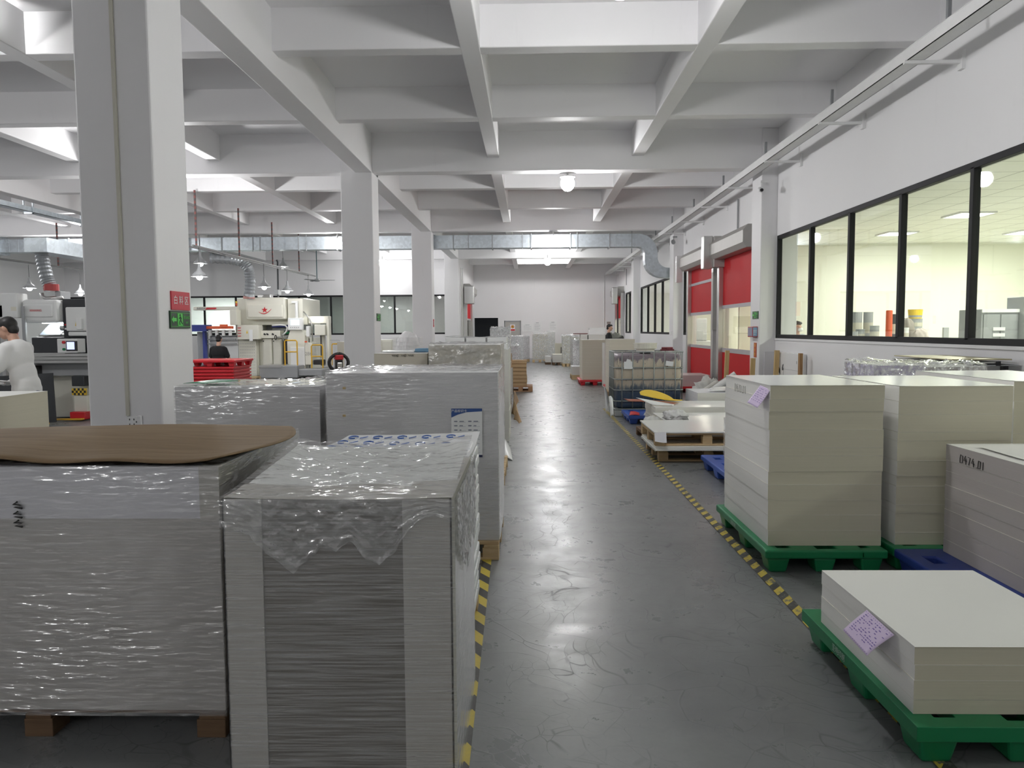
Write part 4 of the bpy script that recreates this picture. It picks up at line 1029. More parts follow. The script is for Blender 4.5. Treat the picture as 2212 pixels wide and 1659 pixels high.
# ---- piles toward the end wall
FAR='white and cream piles near the end wall'
def farpile(label,x0,x1,y,h,d,side,z0=.13,film=True,pal='wood',top='sheet',seed=1):
    wood_pallet('pallet under the '+label,x0,y,x1-x0,d,z0,0,'pallets under the distant piles',W_['wood' if pal=='wood' else 'dwood'],boards=False)
    t=paper_pile('paper_pile',label,'paper pile',x0+.01,y+.01,z0+.001,x1-x0-.02,d-.02,h-z0,W_[side],W_[top],5,.004,0,FAR,seed)
    if film: wrap(t,x1-x0-.02,d-.02,h-z0,W_['film_soft'],.006,seed=seed,topbump=.05,mt_top=W_['film_soft'])
farpile('white wrapped pile standing tallest behind the row of reams',-.70,-.34,13.6,1.55,.8,'pk_lilac',seed=61)
farpile('white wrapped pile just left of the cartons, half hidden',-.66,-.26,22.0,1.08,.8,'pk_lilac',seed=62)
farpile('broad white wrapped pile before the grey door',-.86,-.22,30.0,1.27,1.0,'pk_lilac',seed=63)
farpile('narrow white wrapped pile before the left end-wall notice',-.30,.02,36.6,1.22,.9,'pk_lilac',seed=64)
farpile('cream wrapped pile in the middle of the aisle end',.15,.86,35.8,1.33,.9,'pk_cream',seed=65)
farpile('tall white wrapped pile right of the cream one at the aisle end',.70,1.28,37.6,1.41,.9,'pk_white',seed=66)
farpile('cream wrapped pile nearest of the right row by the end wall',1.60,2.12,29.0,1.26,1.2,'pk_cream',seed=67)
farpile('cream wrapped pile farthest of the right row by the end wall',1.38,1.80,31.6,1.28,1.2,'pk_cream',seed=68)
farpile('white wrapped pile just left of the tall smooth grey-beige pile',1.42,1.64,25.0,1.16,.9,'pk_lilac',seed=69)
farpile('low white bundle on a pallet left of the tall smooth pile',1.30,1.62,23.4,.40,1.0,'pk_white',.14,False,seed=70)
farpile('low yellow topped pile at the aisle end near the right row',1.0,1.55,33.0,.46,1.2,'pk_white',.12,False,'dark','tub',71)
farpile('low white topped pile left of the yellow topped one',.70,.96,33.6,.36,1.0,'pk_white',.10,False,'dark',seed=72)
farpile('high pile carrying the white box, behind the tall smooth pile',1.90,2.45,24.6,1.36,1.1,'pk_white',.13,False,'dark',seed=73)
o=B().box(0,0,0,.50,.6,.19).build('box',W_['white_metal'],None,bevel=.01); o.location=(1.95,24.65,1.39); 
B().box(-.003,-.003,.135,.503,.603,.193).build('lid',W_['sheet'],o); tag(o,'white lidded box standing on the high pile behind the tall smooth one','box')
o=B().box(0,0,0,.45,.5,.025).build('tray',M_('dark red tray',(.16,.05,.05),.5),None); o.location=(1.44,24.75,1.385)
t=paper_pile('paper_pile','pale pile carrying a dark red tray, left of the white box','paper pile',1.66,24.72,0,.22,.5,1.384,W_['pk_white'],W_['sheet'],5,.003,0,None,74)
tag(o,'thin dark red tray on the piles left of the white box','tray')
t=thing('notice_board','beige board with a dark picture panel leaning at the aisle end','board',(1.16,34.6,.0),0)
B().obox((.22,.0,.46),(.44,.03,.92),(-.06,0,0)).build('board',M_('beige board',(.48,.46,.38),.6),t)
B().obox((.34,-.03,.60),(.15,.02,.28),(-.06,0,0)).build('picture',W_['dark'],t)

# ================================================================= LEFT HALL
RS='red plastic pallets stacked in the machine hall'
names=['lowest, on the floor','second from the floor','third from the floor','fourth from the floor','fifth from the floor','fifth below the top one','fourth below the top one','third below the top one','second below the top one','just below the top one']
for k in range(10):
    t=thing('plastic_pallet','red plastic pallet in the stack by the seated man, '+names[k],'pallet',(-7.74,17.0,k*.075),0,RS)
    B().box(0,0,.027,1.1,1.1,.073).build('deck',W_['red'],t,bevel=.012)
    B().box(.03,.03,0,1.07,1.07,.028).build('rim',W_['red'],t,bevel=.004)
t=plastic_pallet('red plastic pallet on the very top of the stack, legs showing',W_['red'],-7.78,16.96,1.18,1.18,RS); t.location.z=.752
# pallet truck
t=thing('pallet_truck','hand pallet truck with a black loop handle and red grip head','pallet truck',(-2.34,9.25,0),.5)
B().tube([(0,0,.2),(0,-.05,.7),(0,-.07,1.08)],.018,10).build('tiller',W_['dark'],t)
lp=[]
for k in range(25):
    a=2*PI*k/24; x=.115*math.sin(a)*(1+.18*math.cos(a)); z=1.16+.105*math.cos(a)-.02*abs(math.sin(a)); lp.append((x,-.075,z))
B().tube(lp,.021,10).build('loop_handle',W_['dark'],t,smooth=True)
B().box(-.045,-.11,1.03,.045,-.04,1.20).build('grip_head',W_['dark'],t,bevel=.012); B().box(-.05,-.12,1.19,.05,-.03,1.25).build('red_cap',W_['red'],t,bevel=.012)
B().box(-.03,-.125,1.10,.03,-.11,1.16).build('emblem',W_['steel'],t,bevel=.01)
B().box(-.12,-.08,.12,.12,.1,.42).build('hydraulic_body',W_['red'],t,bevel=.02)
for x in (-.27,.11): bx(x,.1,.05,x+.16,1.2,.09).build('fork',W_['red'],t,bevel=.01)
bx(-.27,.08,.05,.27,.14,.25).build('fork_bridge',W_['red'],t,bevel=.01)
B().cyl((-.06,0,.09),(.06,0,.09),.09,n=20).build('wheel',W_['dark'],t)
for x in (-.19,.19): B().cyl((x-.04,1.05,.045),(x+.04,1.05,.045),.045,n=14).build('wheel',W_['dark'],t)
t=paper_pile('wrapped_bundle','low silver wrapped bundle behind the lower wrapped pile, beside the pallet truck','bundle',-2.55,6.9,0,.8,.7,1.03,W_['pk_lilac'],W_['sheet'],3,seed=81)
wrap(t,.8,.7,1.03,W_['film_soft'],.01,seed=82,topbump=.05,mt_top=W_['film_soft'])
# wire trolley with bag
t=thing('wire_trolley','wire mesh trolley beside the third column, filled with a white bag','trolley',(-3.88,21.7,0))
b=B()
for k in range(9):
    for y in (0,.6): b.cyl((k*.095,y,.18),(k*.095,y,1.34),.006,n=6)
for k in range(7):
    for x in (0,.76): b.cyl((x,k*.1,.18),(x,k*.1,1.34),.006,n=6)
for k in range(11):
    z=.18+k*.116
    b.tube([(0,0,z),(.76,0,z),(.76,.6,z),(0,.6,z),(0,0,z)],.006,6)
b.build('mesh_cage',W_['white_metal'],t)
bx(-.02,-.02,.14,.78,.62,.18).build('base',W_['galv'],t)
for x in (.06,.70):
    for y in (.06,.54): B().cyl((x-.02,y,.07),(x+.02,y,.07),.07,n=14).build('wheel',W_['dark'],t)
o=B().ball((.38,.3,.9),(.36,.28,.62),28); vs=[]
for p in o.v:
    q=Vector(p); n=noise.noise(q*4)*.07+noise.noise(q*11)*.03; c=Vector((.38,.3,.9)); dv=(q-c).normalized(); r=q+dv*n
    vs.append((min(.74,max(.02,r.x)),min(.58,max(.02,r.y)),r.z if r.z>.2 else .2))
o.v=vs; o=o.build('waste_bag',M_('white film bag',(.76,.76,.76),.35,0,.08,8,.3),None,smooth=True); o.location=(-3.88,21.7,.0); tag(o,'bulging white film bag filling the wire mesh trolley','bag')
o=B().box(0,0,0,.62,.7,1.25).box(.02,-.012,.05,.30,0,1.2).box(.32,-.012,.05,.6,0,1.2).build('cabinet',W_['cream'],None,bevel=.01)
B().box(.27,-.03,.6,.285,-.012,.72).box(.335,-.03,.6,.35,-.012,.72).build('handle',W_['grey_metal'],o); o.location=(-4.95,24.1,0); tag(o,'low beige cabinet between the second and third columns','cabinet')
t=paper_pile('paper_pile','beige pile at the right end of the star machine, by the second column','paper pile',-5.7,22.6,0,.8,.8,1.22,W_['pk_beige'],W_['matt_sheet'],4,.003,0,None,83)
# pile before the man
paper_pile('paper_pile','smooth cream pile at the left edge before the man in white','paper pile',-5.95,6.55,0,1.15,.93,.965,W_['pk_cream'],W_['matt_sheet'],1,.0,0,None,84)

# ---------------------------------------------------------------- star machine (local x to the right, y away, z up)
k_=.00402
X=lambda c:k_*c
Z=lambda c:max(0.0,6.019-k_*c)
t=thing('die_cutting_machine','cream die-cutting machine with a red star emblem on its hood','machine',(-11.258,24.9,0))
def mb(a,b,c,d,y0,y1): return bx(X(a),y0,Z(d),X(b),y1,Z(c))
def mp(nm,a,b,c,d,y0,y1,mt='cream',bev=.015,par=None):
    o=mb(a,b,c,d,y0,y1).build(nm,W_[mt],par or t,bevel=bev); return o
mp('main_body',372,940,842,1062,.55,2.4)
mp('left_tower',372,560,1062,1482,.35,2.2)
mp('lower_body',560,970,1170,1482,.45,2.2)
mp('back_wall',560,840,1050,1175,1.2,2.2,'mgrey')
o=mp('hood',478,806,838,1018,.16,.56,'cream',.05)
mp('hood_panel',497,785,897,1000,.13,.17,'cream',.035)
s_=.105; cx_,cz_=X(640),Z(940)
star=[(cx_+s_*(1 if i%2==0 else .4)*math.sin(i*PI/5),cz_+s_*(1 if i%2==0 else .4)*math.cos(i*PI/5)) for i in range(10)]
B().prism(star,'y',.118,.128).build('star_emblem',W_['redink'],t)
def arc(r,y): return [(cx_-.2+.42*q/14,y,cz_-.06-.08*math.sin(PI*q/14)+.09*(q/14)**2) for q in range(15)]
B().tube(arc(1,.122),[.004+.010*math.sin(PI*q/14) for q in range(15)],6).build('emblem_sweep',W_['redink'],t)
mp('right_tower',815,942,845,1062,.30,1.9)
mp('work_light',610,755,1040,1050,.6,.75,'tube_light',0)
for k,c in enumerate(('mblue','mgrey','green','mgrey')): mp('feed_roller',640+4*k,812,1062+28*k,1082+28*k,.75,.9,c,.01)
o=mp('control_box',425,600,1062,1180,-.05,.36)
b=B()
for q in range(3):
    for r_ in range(4): b.cyl((X(434+q*9),-.05,Z(1085+r_*22)),(X(434+q*9),-.075,Z(1085+r_*22)),.014,n=10)
b.build('button',W_['redink'],o)
B().prism([(X(498),Z(1130)),(X(512),Z(1130)),(X(505),Z(1103))],'y',-.056,-.05).build('warning_mark',W_['sign_yellow'],o)
mp('clip_card',524,551,1100,1192,-.07,-.055,'sheet',0)
o=mp('perforated_panel',404,552,1185,1482,.22,.36)
b=B()
for q in range(9):
    for r_ in range(11): b.cyl((X(420+q*14.5),.219,Z(1215+r_*25)),(X(420+q*14.5),.212,Z(1215+r_*25)),.011,n=6)
b.build('holes',W_['mgrey'],o)
mp('bench_top',600,758,1108,1172,.15,.6)
b=B()
for q in (632,655,700): b.obox((X(q),.145,Z(1138)),(.07,.02,.05),(0,0.5,0))
b.build('levers',W_['dark'],t)
for a,b_ in ((602,682),(686,760)):
    o=mp('cabinet_door',a,b_,1172,1402,.22,.46,'cream',.06); B().cyl((X(a+12),.21,Z(1195)),(X(a+12),.22,Z(1195)),.02,n=10).build('lock',W_['dark'],o)
mp('dark_recess',762,828,1180,1385,.40,.47,'dark',0)
b=B(); c=(X(730),.05,Z(1165))
b.tube([(c[0]+.02*math.cos(q*PI/8)*0+.03*math.cos(q*PI/8),c[1]+.0,c[2]+.075*math.sin(q*PI/8)) for q in range(17)],.014,8)
b.build('handwheel',W_['dark'],t); B().cyl((X(735),.1,Z(1165)),(X(818),.1,Z(1162)),.025,n=12).cyl((X(785),.0,Z(1140)),(X(785),.25,Z(1200)),.02,n=10).build('drive_shaft',W_['steel'],t)
hp=[(690,1066),(760,1062),(800,1066),(816,1085),(808,1115),(790,1135),(768,1150)]
B().tube([(X(a),.2,Z(c)) for a,c in hp],.026,10).build('hose',W_['mwhite'],t,smooth=True)
B().prism([(X(822),Z(1482)),(X(970),Z(1482)),(X(970),Z(1150)),(X(940),Z(1105)),(X(850),Z(1105)),(X(822),Z(1190))],'y',.05,.6).build('delivery_body',W_['cream'],t,bevel=.02)
mp('white_panel',850,902,1245,1400,.03,.06,'mwhite',.01); mp('white_panel',906,968,1245,1400,.03,.06,'mwhite',.01)
o=mp('side_cabinet',972,1032,1208,1390,.0,.5,'cream',.02)
text('286',.16,(X(1000),-.004,Z(1300)),FRONT,M_('pencil grey',(.4,.4,.37),.7),o,'handwriting')
B().cyl((X(897),.2,Z(868)),(X(897),.2,Z(1010)),.05,n=16).box(X(860),.15,Z(885),X(905),.6,Z(868)).build('display_arm',W_['mwhite'],t)
o=mp('display',838,958,1006,1106,-.02,.14,'mwhite',.02)
mb(862,932,1020,1066,-.026,-.02).build('screen',W_['scr2'],o); b=B()
for q in range(5): b.cyl((X(862+q*16),-.03,Z(1085)),(X(862+q*16),-.02,Z(1085)),.016,n=10)
b.build('button',W_['mgrey'],o)
def railing(a,b_,top,bot,mid,y):
    pts=[(X(a),y,Z(bot)),(X(a),y,Z(top+12)),(X(a+8),y,Z(top)),(X(b_-8),y,Z(top)),(X(b_),y,Z(top+12)),(X(b_),y,Z(bot))]
    B().tube(pts,.022,8).cyl((X(a),y,Z(mid)),(X(b_),y,Z(mid)),.02,n=8).build('yellow_rail',W_['yellow'],t)
railing(842,942,1188,1400,1280,-.45); railing(1050,1140,1226,1412,1318,-.35); railing(1160,1235,1222,1400,1318,.5)
B().tube([(X(1150),.3,Z(1190)),(X(1237),.3,Z(1192)),(X(1237),.3,Z(1290))],.01,6).build('wire_guard',W_['mgrey'],t)
mp('feeder_box',1046,1134,1062,1150,.1,.6); mp('feeder_post',1138,1160,1018,1410,.2,.5); mp('feeder_beam',948,1116,990,1052,.8,1.2)
mp('feeder_post',1076,1110,1150,1400,.3,.5,'cream'); mp('guide_bars',1085,1092,1150,1330,.22,.27,'dark',0); mp('motor',1046,1120,1348,1388,-.1,.3,'dark',.02)
mp('work_light',975,1065,1006,1016,.7,.78,'tube_light',0)
B().tube([(X(945),.3,Z(955)),(X(985),.3,Z(1000)),(X(1012),.3,Z(1060)),(X(1015),.3,Z(1200))],.025,8).build('slanted_pipe',W_['steel'],t,smooth=True)
mp('lamp_housing',985,1010,1075,1160,.0,.2,'mwhite',.01); mp('orange_light',972,992,1195,1207,-.02,.0,'orange',0)
mp('platform',655,960,1388,1486,-.7,.3,'mgrey',.02); mp('platform_plate',650,835,1384,1402,-.72,.3,'steel',0); mp('platform',960,1150,1418,1470,-.6,.3,'mgrey',.02)
mp('feeder_gantry',75,430,912,940,-.1,.15); mp('gantry_leg',372,428,938,1062,-.1,.3)
text('鑫星机械',.075,(X(140),-.104,Z(927)),FRONT,M_('grey print',(.25,.25,.26),.5),t,'machine_lettering')
B().prism([(X(174),Z(934)),(X(255),Z(934)),(X(268),Z(927)),(X(262),Z(920)),(X(186),Z(920))],'y',-.108,-.1).build('red_plate',W_['redink'],t)
mp('blue_side',60,182,1058,1112,-.2,.3,'mblue',.01); mp('blue_post',142,160,1112,1482,-.1,.1,'mblue',.01)
mp('orange_beam',165,392,1070,1092,-.15,.0,'orange',.01); mp('orange_block',296,350,1056,1080,-.2,-.05,'orange',.01)
for q in range(3): B().cyl((X(176),.05+q*.1,Z(1112+q*20)),(X(394),.05+q*.1,Z(1112+q*20)),.035,n=14).build('feed_roller',W_[['steel','dark','mgrey'][q]],t)
for q in range(4): mp('suction_block',190+q*55,212+q*55,1100,1148,-.08,.0,'mwhite',.005)
mp('sheet_stack',165,400,1152,1482,.25,1.1,'sheet',0); mp('cross_rail',165,400,1172,1184,.05,.12,'mgrey',0); mp('cross_rail',165,400,1208,1218,.05,.12,'mgrey',0)
mp('grey_leg',88,140,1115,1482,.0,.4,'mgrey',.01)
o=B().cyl((X(421),.0,Z(905)),(X(421),.0,Z(884)),.03,n=12).build('signal_light',W_['orange'],t); B().cyl((X(421),0,Z(884)),(X(421),0,Z(868)),.03,n=12).build('signal_lens',W_['sign_yellow'],o)
B().tube([(X(715),.6,Z(842)),(X(718),.6,Z(540)),(X(710),.6,Z(525))],.03,8).build('riser_pipe',W_['charcoal'],t)
mp('roof_unit',690,726,770,812,.5,.8,'mgrey',.01); mp('roof_pipe',540,650,808,836,.6,.9,'steel',.02)
wood_pallet('wooden pallet on the floor in front of the star machine',-9.35,23.2,.8,.9,.12,0)
# ---------------------------------------------------------------- machine at far left
k2=.002224
X2=lambda c:k2*c
Z2=lambda c:max(0.02,3.335-k2*c)
t=thing('printing_machine','white and black machine at far left with red lettering on its hood','machine',(-9.369,13.2,0))
def m2(nm,a,b,c,d,y0,y1,mt='mwhite',bev=.012,par=None): return bx(X2(a),y0,Z2(d),X2(b),y1,Z2(c)).build(nm,W_[mt],par or t,bevel=bev)
m2('hood',200,486,545,728,.1,.9,'mwhite',.05); m2('hood_panel',215,452,585,684,.075,.11,'mwhite',.03)
text('XINXING',.052,(X2(320),.070,Z2(632)),FRONT,W_['redink'],t,'hood_lettering',.001)
m2('dark_side',486,900,540,980,.25,1.2,'charcoal'); m2('side_panel',526,860,605,795,.18,.30,'mwhite',.02); m2('side_panel',540,860,800,835,.18,.3,'mwhite',.02)
m2('red_lamp',498,512,738,750,.24,.25,'redink',0); m2('switch_plate',500,516,770,783,.235,.25,'mwhite',0)
B().prism([(X2(604),Z2(755)),(X2(628),Z2(755)),(X2(616),Z2(695))],'y',.172,.18).build('warning_mark',W_['sign_yellow'],t); m2('switch_box',628,670,695,782,.1,.18,'mwhite')
m2('work_light',300,460,727,733,.3,.5,'tube_light',0)
B().grid(lambda u,v:(X2(290+170*u-15*(1-v)),.3+.25*v,Z2(735+88*(1-v)*(1)+0*v)),8,8).build('sheet_on_roller',M_('bluish sheet',(.55,.65,.78),.3),t,smooth=True)
B().cyl((X2(262),.35,Z2(826)),(X2(486),.35,Z2(826)),.03,n=14).build('roller',W_['steel'],t); B().cyl((X2(455),.3,Z2(770)),(X2(490),.3,Z2(770)),.05,n=14).build('roller',W_['steel'],t)
m2('black_guard',312,545,845,966,-.05,.4,'charcoal',.01); m2('white_block',262,312,838,880,.1,.4,'mwhite'); m2('base_body',250,900,985,1150,.1,1.1,'mgrey')
o=m2('control_panel',540,700,855,966,-.15,.1); m2('screen_bezel',614,700,872,950,-.16,-.14,'dark',.004,o); m2('screen',622,680,880,938,-.166,-.16,'screen',0,o)
B().cyl((X2(598),-.18,Z2(882)),(X2(598),-.15,Z2(882)),.026,n=12).build('red_button',W_['redink'],o); B().cyl((X2(598),-.18,Z2(936)),(X2(598),-.15,Z2(936)),.022,n=12).build('green_button',W_['green'],o)
for q in range(3): m2('aluminium_rail',246,900,970+q*26,992+q*26,-.2+.01*q,-.05,'steel',.003)
m2('frame_foot',300,900,1150,1490,.3,1.0,'cream'); m2('dark_base',270,340,1065,1135,-.1,.2,'dark'); m2('under_panel',600,700,1150,1230,.0,.3,'charcoal')
o=m2('hazard_plate',604,720,1246,1300,-.02,.0,'sign_yellow',0)
b=B()
for q in range(7):
    for r_ in range(3):
        if (q+r_)%2: b.box(X2(604+q*16),-.0235,Z2(1246+(r_+1)*18),X2(620+q*16),-.0205,Z2(1246+r_*18))
b.build('black_checks',W_['dark'],o)
m2('white_leg',612,720,1302,1432,-.0,.2,'cream'); m2('red_foot',600,720,1430,1498,-.1,.2,'red'); m2('yellow_kick_bar',420,720,1478,1505,-.2,-.1,'yellow')
m2('tower_box',-60,196,495,690,.0,.3,'mwhite',.02); m2('tower_plate',146,188,602,634,-.005,.0,'tub',0); m2('tower_post',50,76,590,1300,.0,.08,'steel',.004)
m2('tower_post',150,240,690,1250,.02,.09,'mwhite',.01); m2('tower_rail',226,250,598,960,-.0,.02,'mgrey',0); m2('tower_body',-120,52,700,1300,.1,.6,'mgrey',.01); m2('tower_ledge',220,262,925,960,-.04,.02,'mwhite',.01)
B().cyl((X2(164),-.0,Z2(816)),(X2(164),.012,Z2(816)),.05,n=20).build('round_notice',W_['redink'],t)
B().cyl((X2(164),-.004,Z2(816)),(X2(164),.0,Z2(816)),.038,n=20).build('notice_face',W_['sheet'],t)
m2('roof_unit',416,462,475,535,.3,.6,'mgrey',.01); B().tube([(X2(310),.3,Z2(490)),(X2(315),.3,Z2(520)),(X2(345),.3,Z2(533)),(X2(480),.3,Z2(530))],.035,10).build('roof_pipe',W_['steel'],t,smooth=True)
t=thing('guard_board','large charcoal board standing upright behind the man in white','board',(-8.72,12.2,0),.0)
B().add([(-.03,0,.02),(.66,.55,.02),(.66,.57,.02),(-.03,.02,.02),(-.13,0,.83),(.64,.55,.86),(.64,.57,.86),(-.13,.02,.83)],[(0,3,2,1),(4,5,6,7),(0,1,5,4),(1,2,6,5),(2,3,7,6),(3,0,4,7)]).build('board',W_['charcoal'],t)
for a in (.05,.58): B().obox((a,.45*a+.05,.01),(.05,.3,.02)).build('foot',W_['yellow'],t)

# ================================================================= PEOPLE
def blob(parts,name,mt,parent,vox=.011,sm=4):
    b=B()
    for p in parts:
        if p[0]=='c': b.cap(p[1],p[2],p[3],p[4],14)
        else: b.ball(p[1],p[2],20,0,p[3] if len(p)>3 else None)
    o=b.build(name,mt,parent,smooth=True)
    r=o.modifiers.new('weld','REMESH'); r.mode='VOXEL'; r.voxel_size=vox; r.use_smooth_shade=True
    s=o.modifiers.new('soft','SMOOTH'); s.iterations=sm; s.factor=.5
    return o
def head_parts(c,yaw,pitch):
    R=Matrix.Rotation(yaw,3,'Z')@Matrix.Rotation(pitch,3,'X')       # looks along -Y before turning
    P=lambda x,y,z: Vector(c)+R@Vector((x,y,z))
    L_=[('e',P(0,.012,.028),(.073,.092,.082),R),('e',P(0,-.022,-.035),(.056,.066,.072),R),('e',P(0,-.05,-.082),(.028,.028,.022),R),
     ('c',P(0,-.088,.012),P(0,-.106,-.022),.009,.014),('e',P(0,-.085,-.056),(.022,.012,.006),R),('e',P(0,-.084,-.068),(.02,.012,.007),R),
     ('e',P(.03,-.078,.016),(.018,.012,.008),R),('e',P(-.03,-.078,.016),(.018,.012,.008),R),
     ('e',P(.076,.01,-.005),(.010,.02,.033),R),('e',P(-.076,.01,-.005),(.010,.02,.033),R)]
    hair=[('e',P(0,.028,.042),(.083,.092,.083),R),('e',P(0,.06,-.02),(.066,.052,.062),R),('e',P(0,-.03,.082),(.068,.062,.036),R)]
    eyes=[('e',P(s*.03,-.083,.006),(.013,.007,.006),R) for s in (1,-1)]
    return L_,hair,eyes
def hand_parts(w,dirv,side,curl=.4):
    d=Vector(dirv).normalized(); s=Vector(side).normalized(); n=d.cross(s).normalized(); w=Vector(w)
    L_=[('c',w,w+d*.05,.028,.026),('c',w+d*.03+s*.018,w+d*.085+s*.026,.017,.016),('c',w+d*.03-s*.018,w+d*.08-s*.024,.017,.015)]
    for k,(o,l) in enumerate(((.03,.072),(.010,.080),(-.010,.075),(-.03,.058))):
        a=w+d*.088+s*o; b_=a+(d*math.cos(curl)+n*math.sin(curl))*l*.5; c=b_+(d*math.cos(curl*2.2)+n*math.sin(curl*2.2))*l*.5
        L_+=[('c',a,b_,.0095,.009),('c',b_,c,.009,.0075)]
    th=w+d*.02+s*.032; L_+=[('c',th,th+(d*.6+s*.6+n*.3)*.045,.012,.011),('c',th+(d*.6+s*.6+n*.3)*.045,th+(d*.9+s*.4+n*.5)*.075,.011,.008)]
    return L_
def eyes_obj(e,par):
    b=B()
    for q in e: b.ball(q[1],q[2],12,0,q[3])
    b.build('eyes',W_['hair'],par,smooth=True)
# man in white, facing left (-X), leaning a little forward over the pile
t=thing('person','man in a white t-shirt and jeans bending over a pile at far left','person',(-5.34,7.98,0))
hp_,hr,ey=head_parts((-.185,-.0,1.585),-PI/2+.12,.30)
body=list(hp_)
body+=[('c',(-.125,0,1.50),(-.09,0,1.40),.052,.06),('c',(-.09,0,1.36),(-.01,0,1.0),.08,.09)]
hands=[]
for s in (-1,1):
    sh=Vector((-.095,s*.175,1.375)); el=Vector((-.17,s*.23,1.125)); wr=Vector((-.285,s*.19,1.015))
    body+=[('c',sh,el,.047,.040),('c',el,wr,.040,.027)]
    body+=hand_parts(wr,(-.75,0,-.30),(0,-s,0.1),.5)
    kn=Vector((-.03,s*.10,.50)); an=Vector((.03,s*.11,.09))
    body+=[('c',(.0,s*.085,.90),kn,.085,.058),('c',kn,an,.055,.04),('c',an,(-.13,s*.12,.03),.035,.028)]
b0=blob(body,'body',W_['skin'],t,.009,3); blob(hr,'hair',W_['hair'],t,.008,2); eyes_obj(ey,t)
shirt=[('c',(-.10,-.11,1.385),(-.10,.11,1.385),.075,.075),('e',(-.075,0,1.28),(.125,.185,.20)),('e',(-.03,0,1.08),(.112,.165,.20)),('c',(0.0,-.06,.94),(0.0,.06,.94),.112,.112),('e',(.005,0,1.0),(.112,.16,.12))]
for s in (-1,1): shirt+=[('c',(-.095,s*.165,1.375),(-.15,s*.215,1.20),.072,.076)]
blob(shirt,'t_shirt',W_['tee'],t,.012,5)
jn=[('e',(.005,0,.88),(.12,.165,.11))]
for s in (-1,1): jn+=[('c',(.0,s*.085,.88),(-.03,s*.10,.50),.095,.07),('c',(-.03,s*.10,.50),(.03,s*.11,.08),.07,.055)]
blob(jn,'jeans',W_['jeans'],t,.013,4)
for s in (-1,1):
    wr=Vector((-.285,s*.19,1.015)); gl=[('c',q[1],q[2],q[3]+.003,q[4]+.003) for q in hand_parts(wr,(-.75,0,-.30),(0,-s,0.1),.5)]
    blob(gl,'glove',W_['glove'],t,.006,2)
    blob([('c',(.03,s*.11,.06),(-.13,s*.12,.035),.045,.036)],'shoe',W_['dark'],t,.01,2)
# seated man seen from behind
def sitter():
    t=thing('person','man in black seen from behind, sitting before the star machine','person',(-8.2,20.0,0))
    hd,hr,ey=head_parts((0,.06,1.335),PI,.18)
    bd=list(hd)+[('c',(0,.02,1.25),(0,0,1.13),.052,.06),('c',(0,.01,1.10),(0,0,.62),.08,.09)]
    sh_=[('c',(-.13,0,1.09),(.13,0,1.09),.075,.075),('e',(0,0,1.0),(.195,.14,.18)),('e',(0,0,.78),(.175,.13,.22)),('e',(0,0,.60),(.19,.16,.12))]
    for s in (-1,1):
        bd+=[('c',(s*.18,0,1.08),(s*.24,.10,.82),.045,.04),('c',(s*.24,.10,.82),(s*.17,.33,.74),.04,.028)]+hand_parts((s*.17,.33,.74),(0,1,-.1),(-s,0,0),.5)
        bd+=[('c',(s*.10,0,.55),(s*.14,.42,.52),.075,.058),('c',(s*.14,.42,.52),(s*.14,.42,.09),.055,.04),('c',(s*.14,.42,.05),(s*.14,.56,.035),.035,.03)]
        sh_+=[('c',(s*.17,0,1.08),(s*.215,.05,.90),.066,.066)]
    blob(bd,'body',W_['skin'],t,.010,3); blob(hr,'hair',W_['hair'],t,.008,2); eyes_obj(ey,t); blob(sh_,'black_t_shirt',W_['black'],t,.013,4)
    tr=[('e',(0,.02,.56),(.18,.16,.10))]
    for s in (-1,1): tr+=[('c',(s*.10,0,.55),(s*.14,.42,.52),.085,.068),('c',(s*.14,.42,.52),(s*.14,.42,.10),.066,.055)]
    blob(tr,'trousers',W_['charcoal'],t,.013,4)
sitter()
t=thing('stool','low grey stool under the man in black before the star machine','stool',(-8.2,20.0,0))
B().cyl((0,0,.415),(0,0,.455),.17,n=20).build('seat',W_['mgrey'],t)
for a in range(4): B().cyl((.12*math.cos(a*PI/2+.7),.12*math.sin(a*PI/2+.7),.415),(.16*math.cos(a*PI/2+.7),.16*math.sin(a*PI/2+.7),0),.015,n=8).build('leg',W_['mgrey'],t)
# standing man far down the aisle
t=thing('person','man in black standing far down the aisle by the right wall','person',(2.72,26.2,0))
hd,hr,ey=head_parts((0.03,0,1.585),PI/2-.3,.12)
bd=list(hd)+[('c',(0,0,1.50),(0,0,1.38),.05,.06),('c',(0,0,1.34),(0,0,.98),.08,.09)]; sh_=[('c',(0,-.12,1.36),(0,.12,1.36),.072,.072),('e',(0,0,1.25),(.115,.185,.17)),('e',(0,0,1.02),(.125,.165,.18))]
tr=[('e',(0,0,.90),(.12,.16,.11))]
for s in (-1,1):
    bd+=[('c',(0,s*.18,1.35),(-.02,s*.23,1.08),.045,.04),('c',(-.02,s*.23,1.08),(.12,s*.20,.95),.04,.027)]+hand_parts((.12,s*.20,.95),(.8,0,-.3),(0,-s,0),.5)
    bd+=[('c',(0,s*.085,.9),(.01,s*.10,.5),.085,.058),('c',(.01,s*.10,.5),(-.01,s*.10,.09),.055,.04),('c',(-.01,s*.10,.05),(.13,s*.11,.03),.035,.03)]
    sh_+=[('c',(0,s*.17,1.35),(-.015,s*.215,1.17),.065,.066)]
    tr+=[('c',(0,s*.085,.9),(.01,s*.10,.5),.093,.068),('c',(.01,s*.10,.5),(-.01,s*.10,.09),.066,.055)]
blob(bd,'body',W_['skin'],t,.011,3); blob(hr,'hair',W_['hair'],t,.009,2); eyes_obj(ey,t); blob(sh_,'black_t_shirt',W_['black'],t,.013,4); blob(tr,'trousers',W_['black'],t,.013,4)
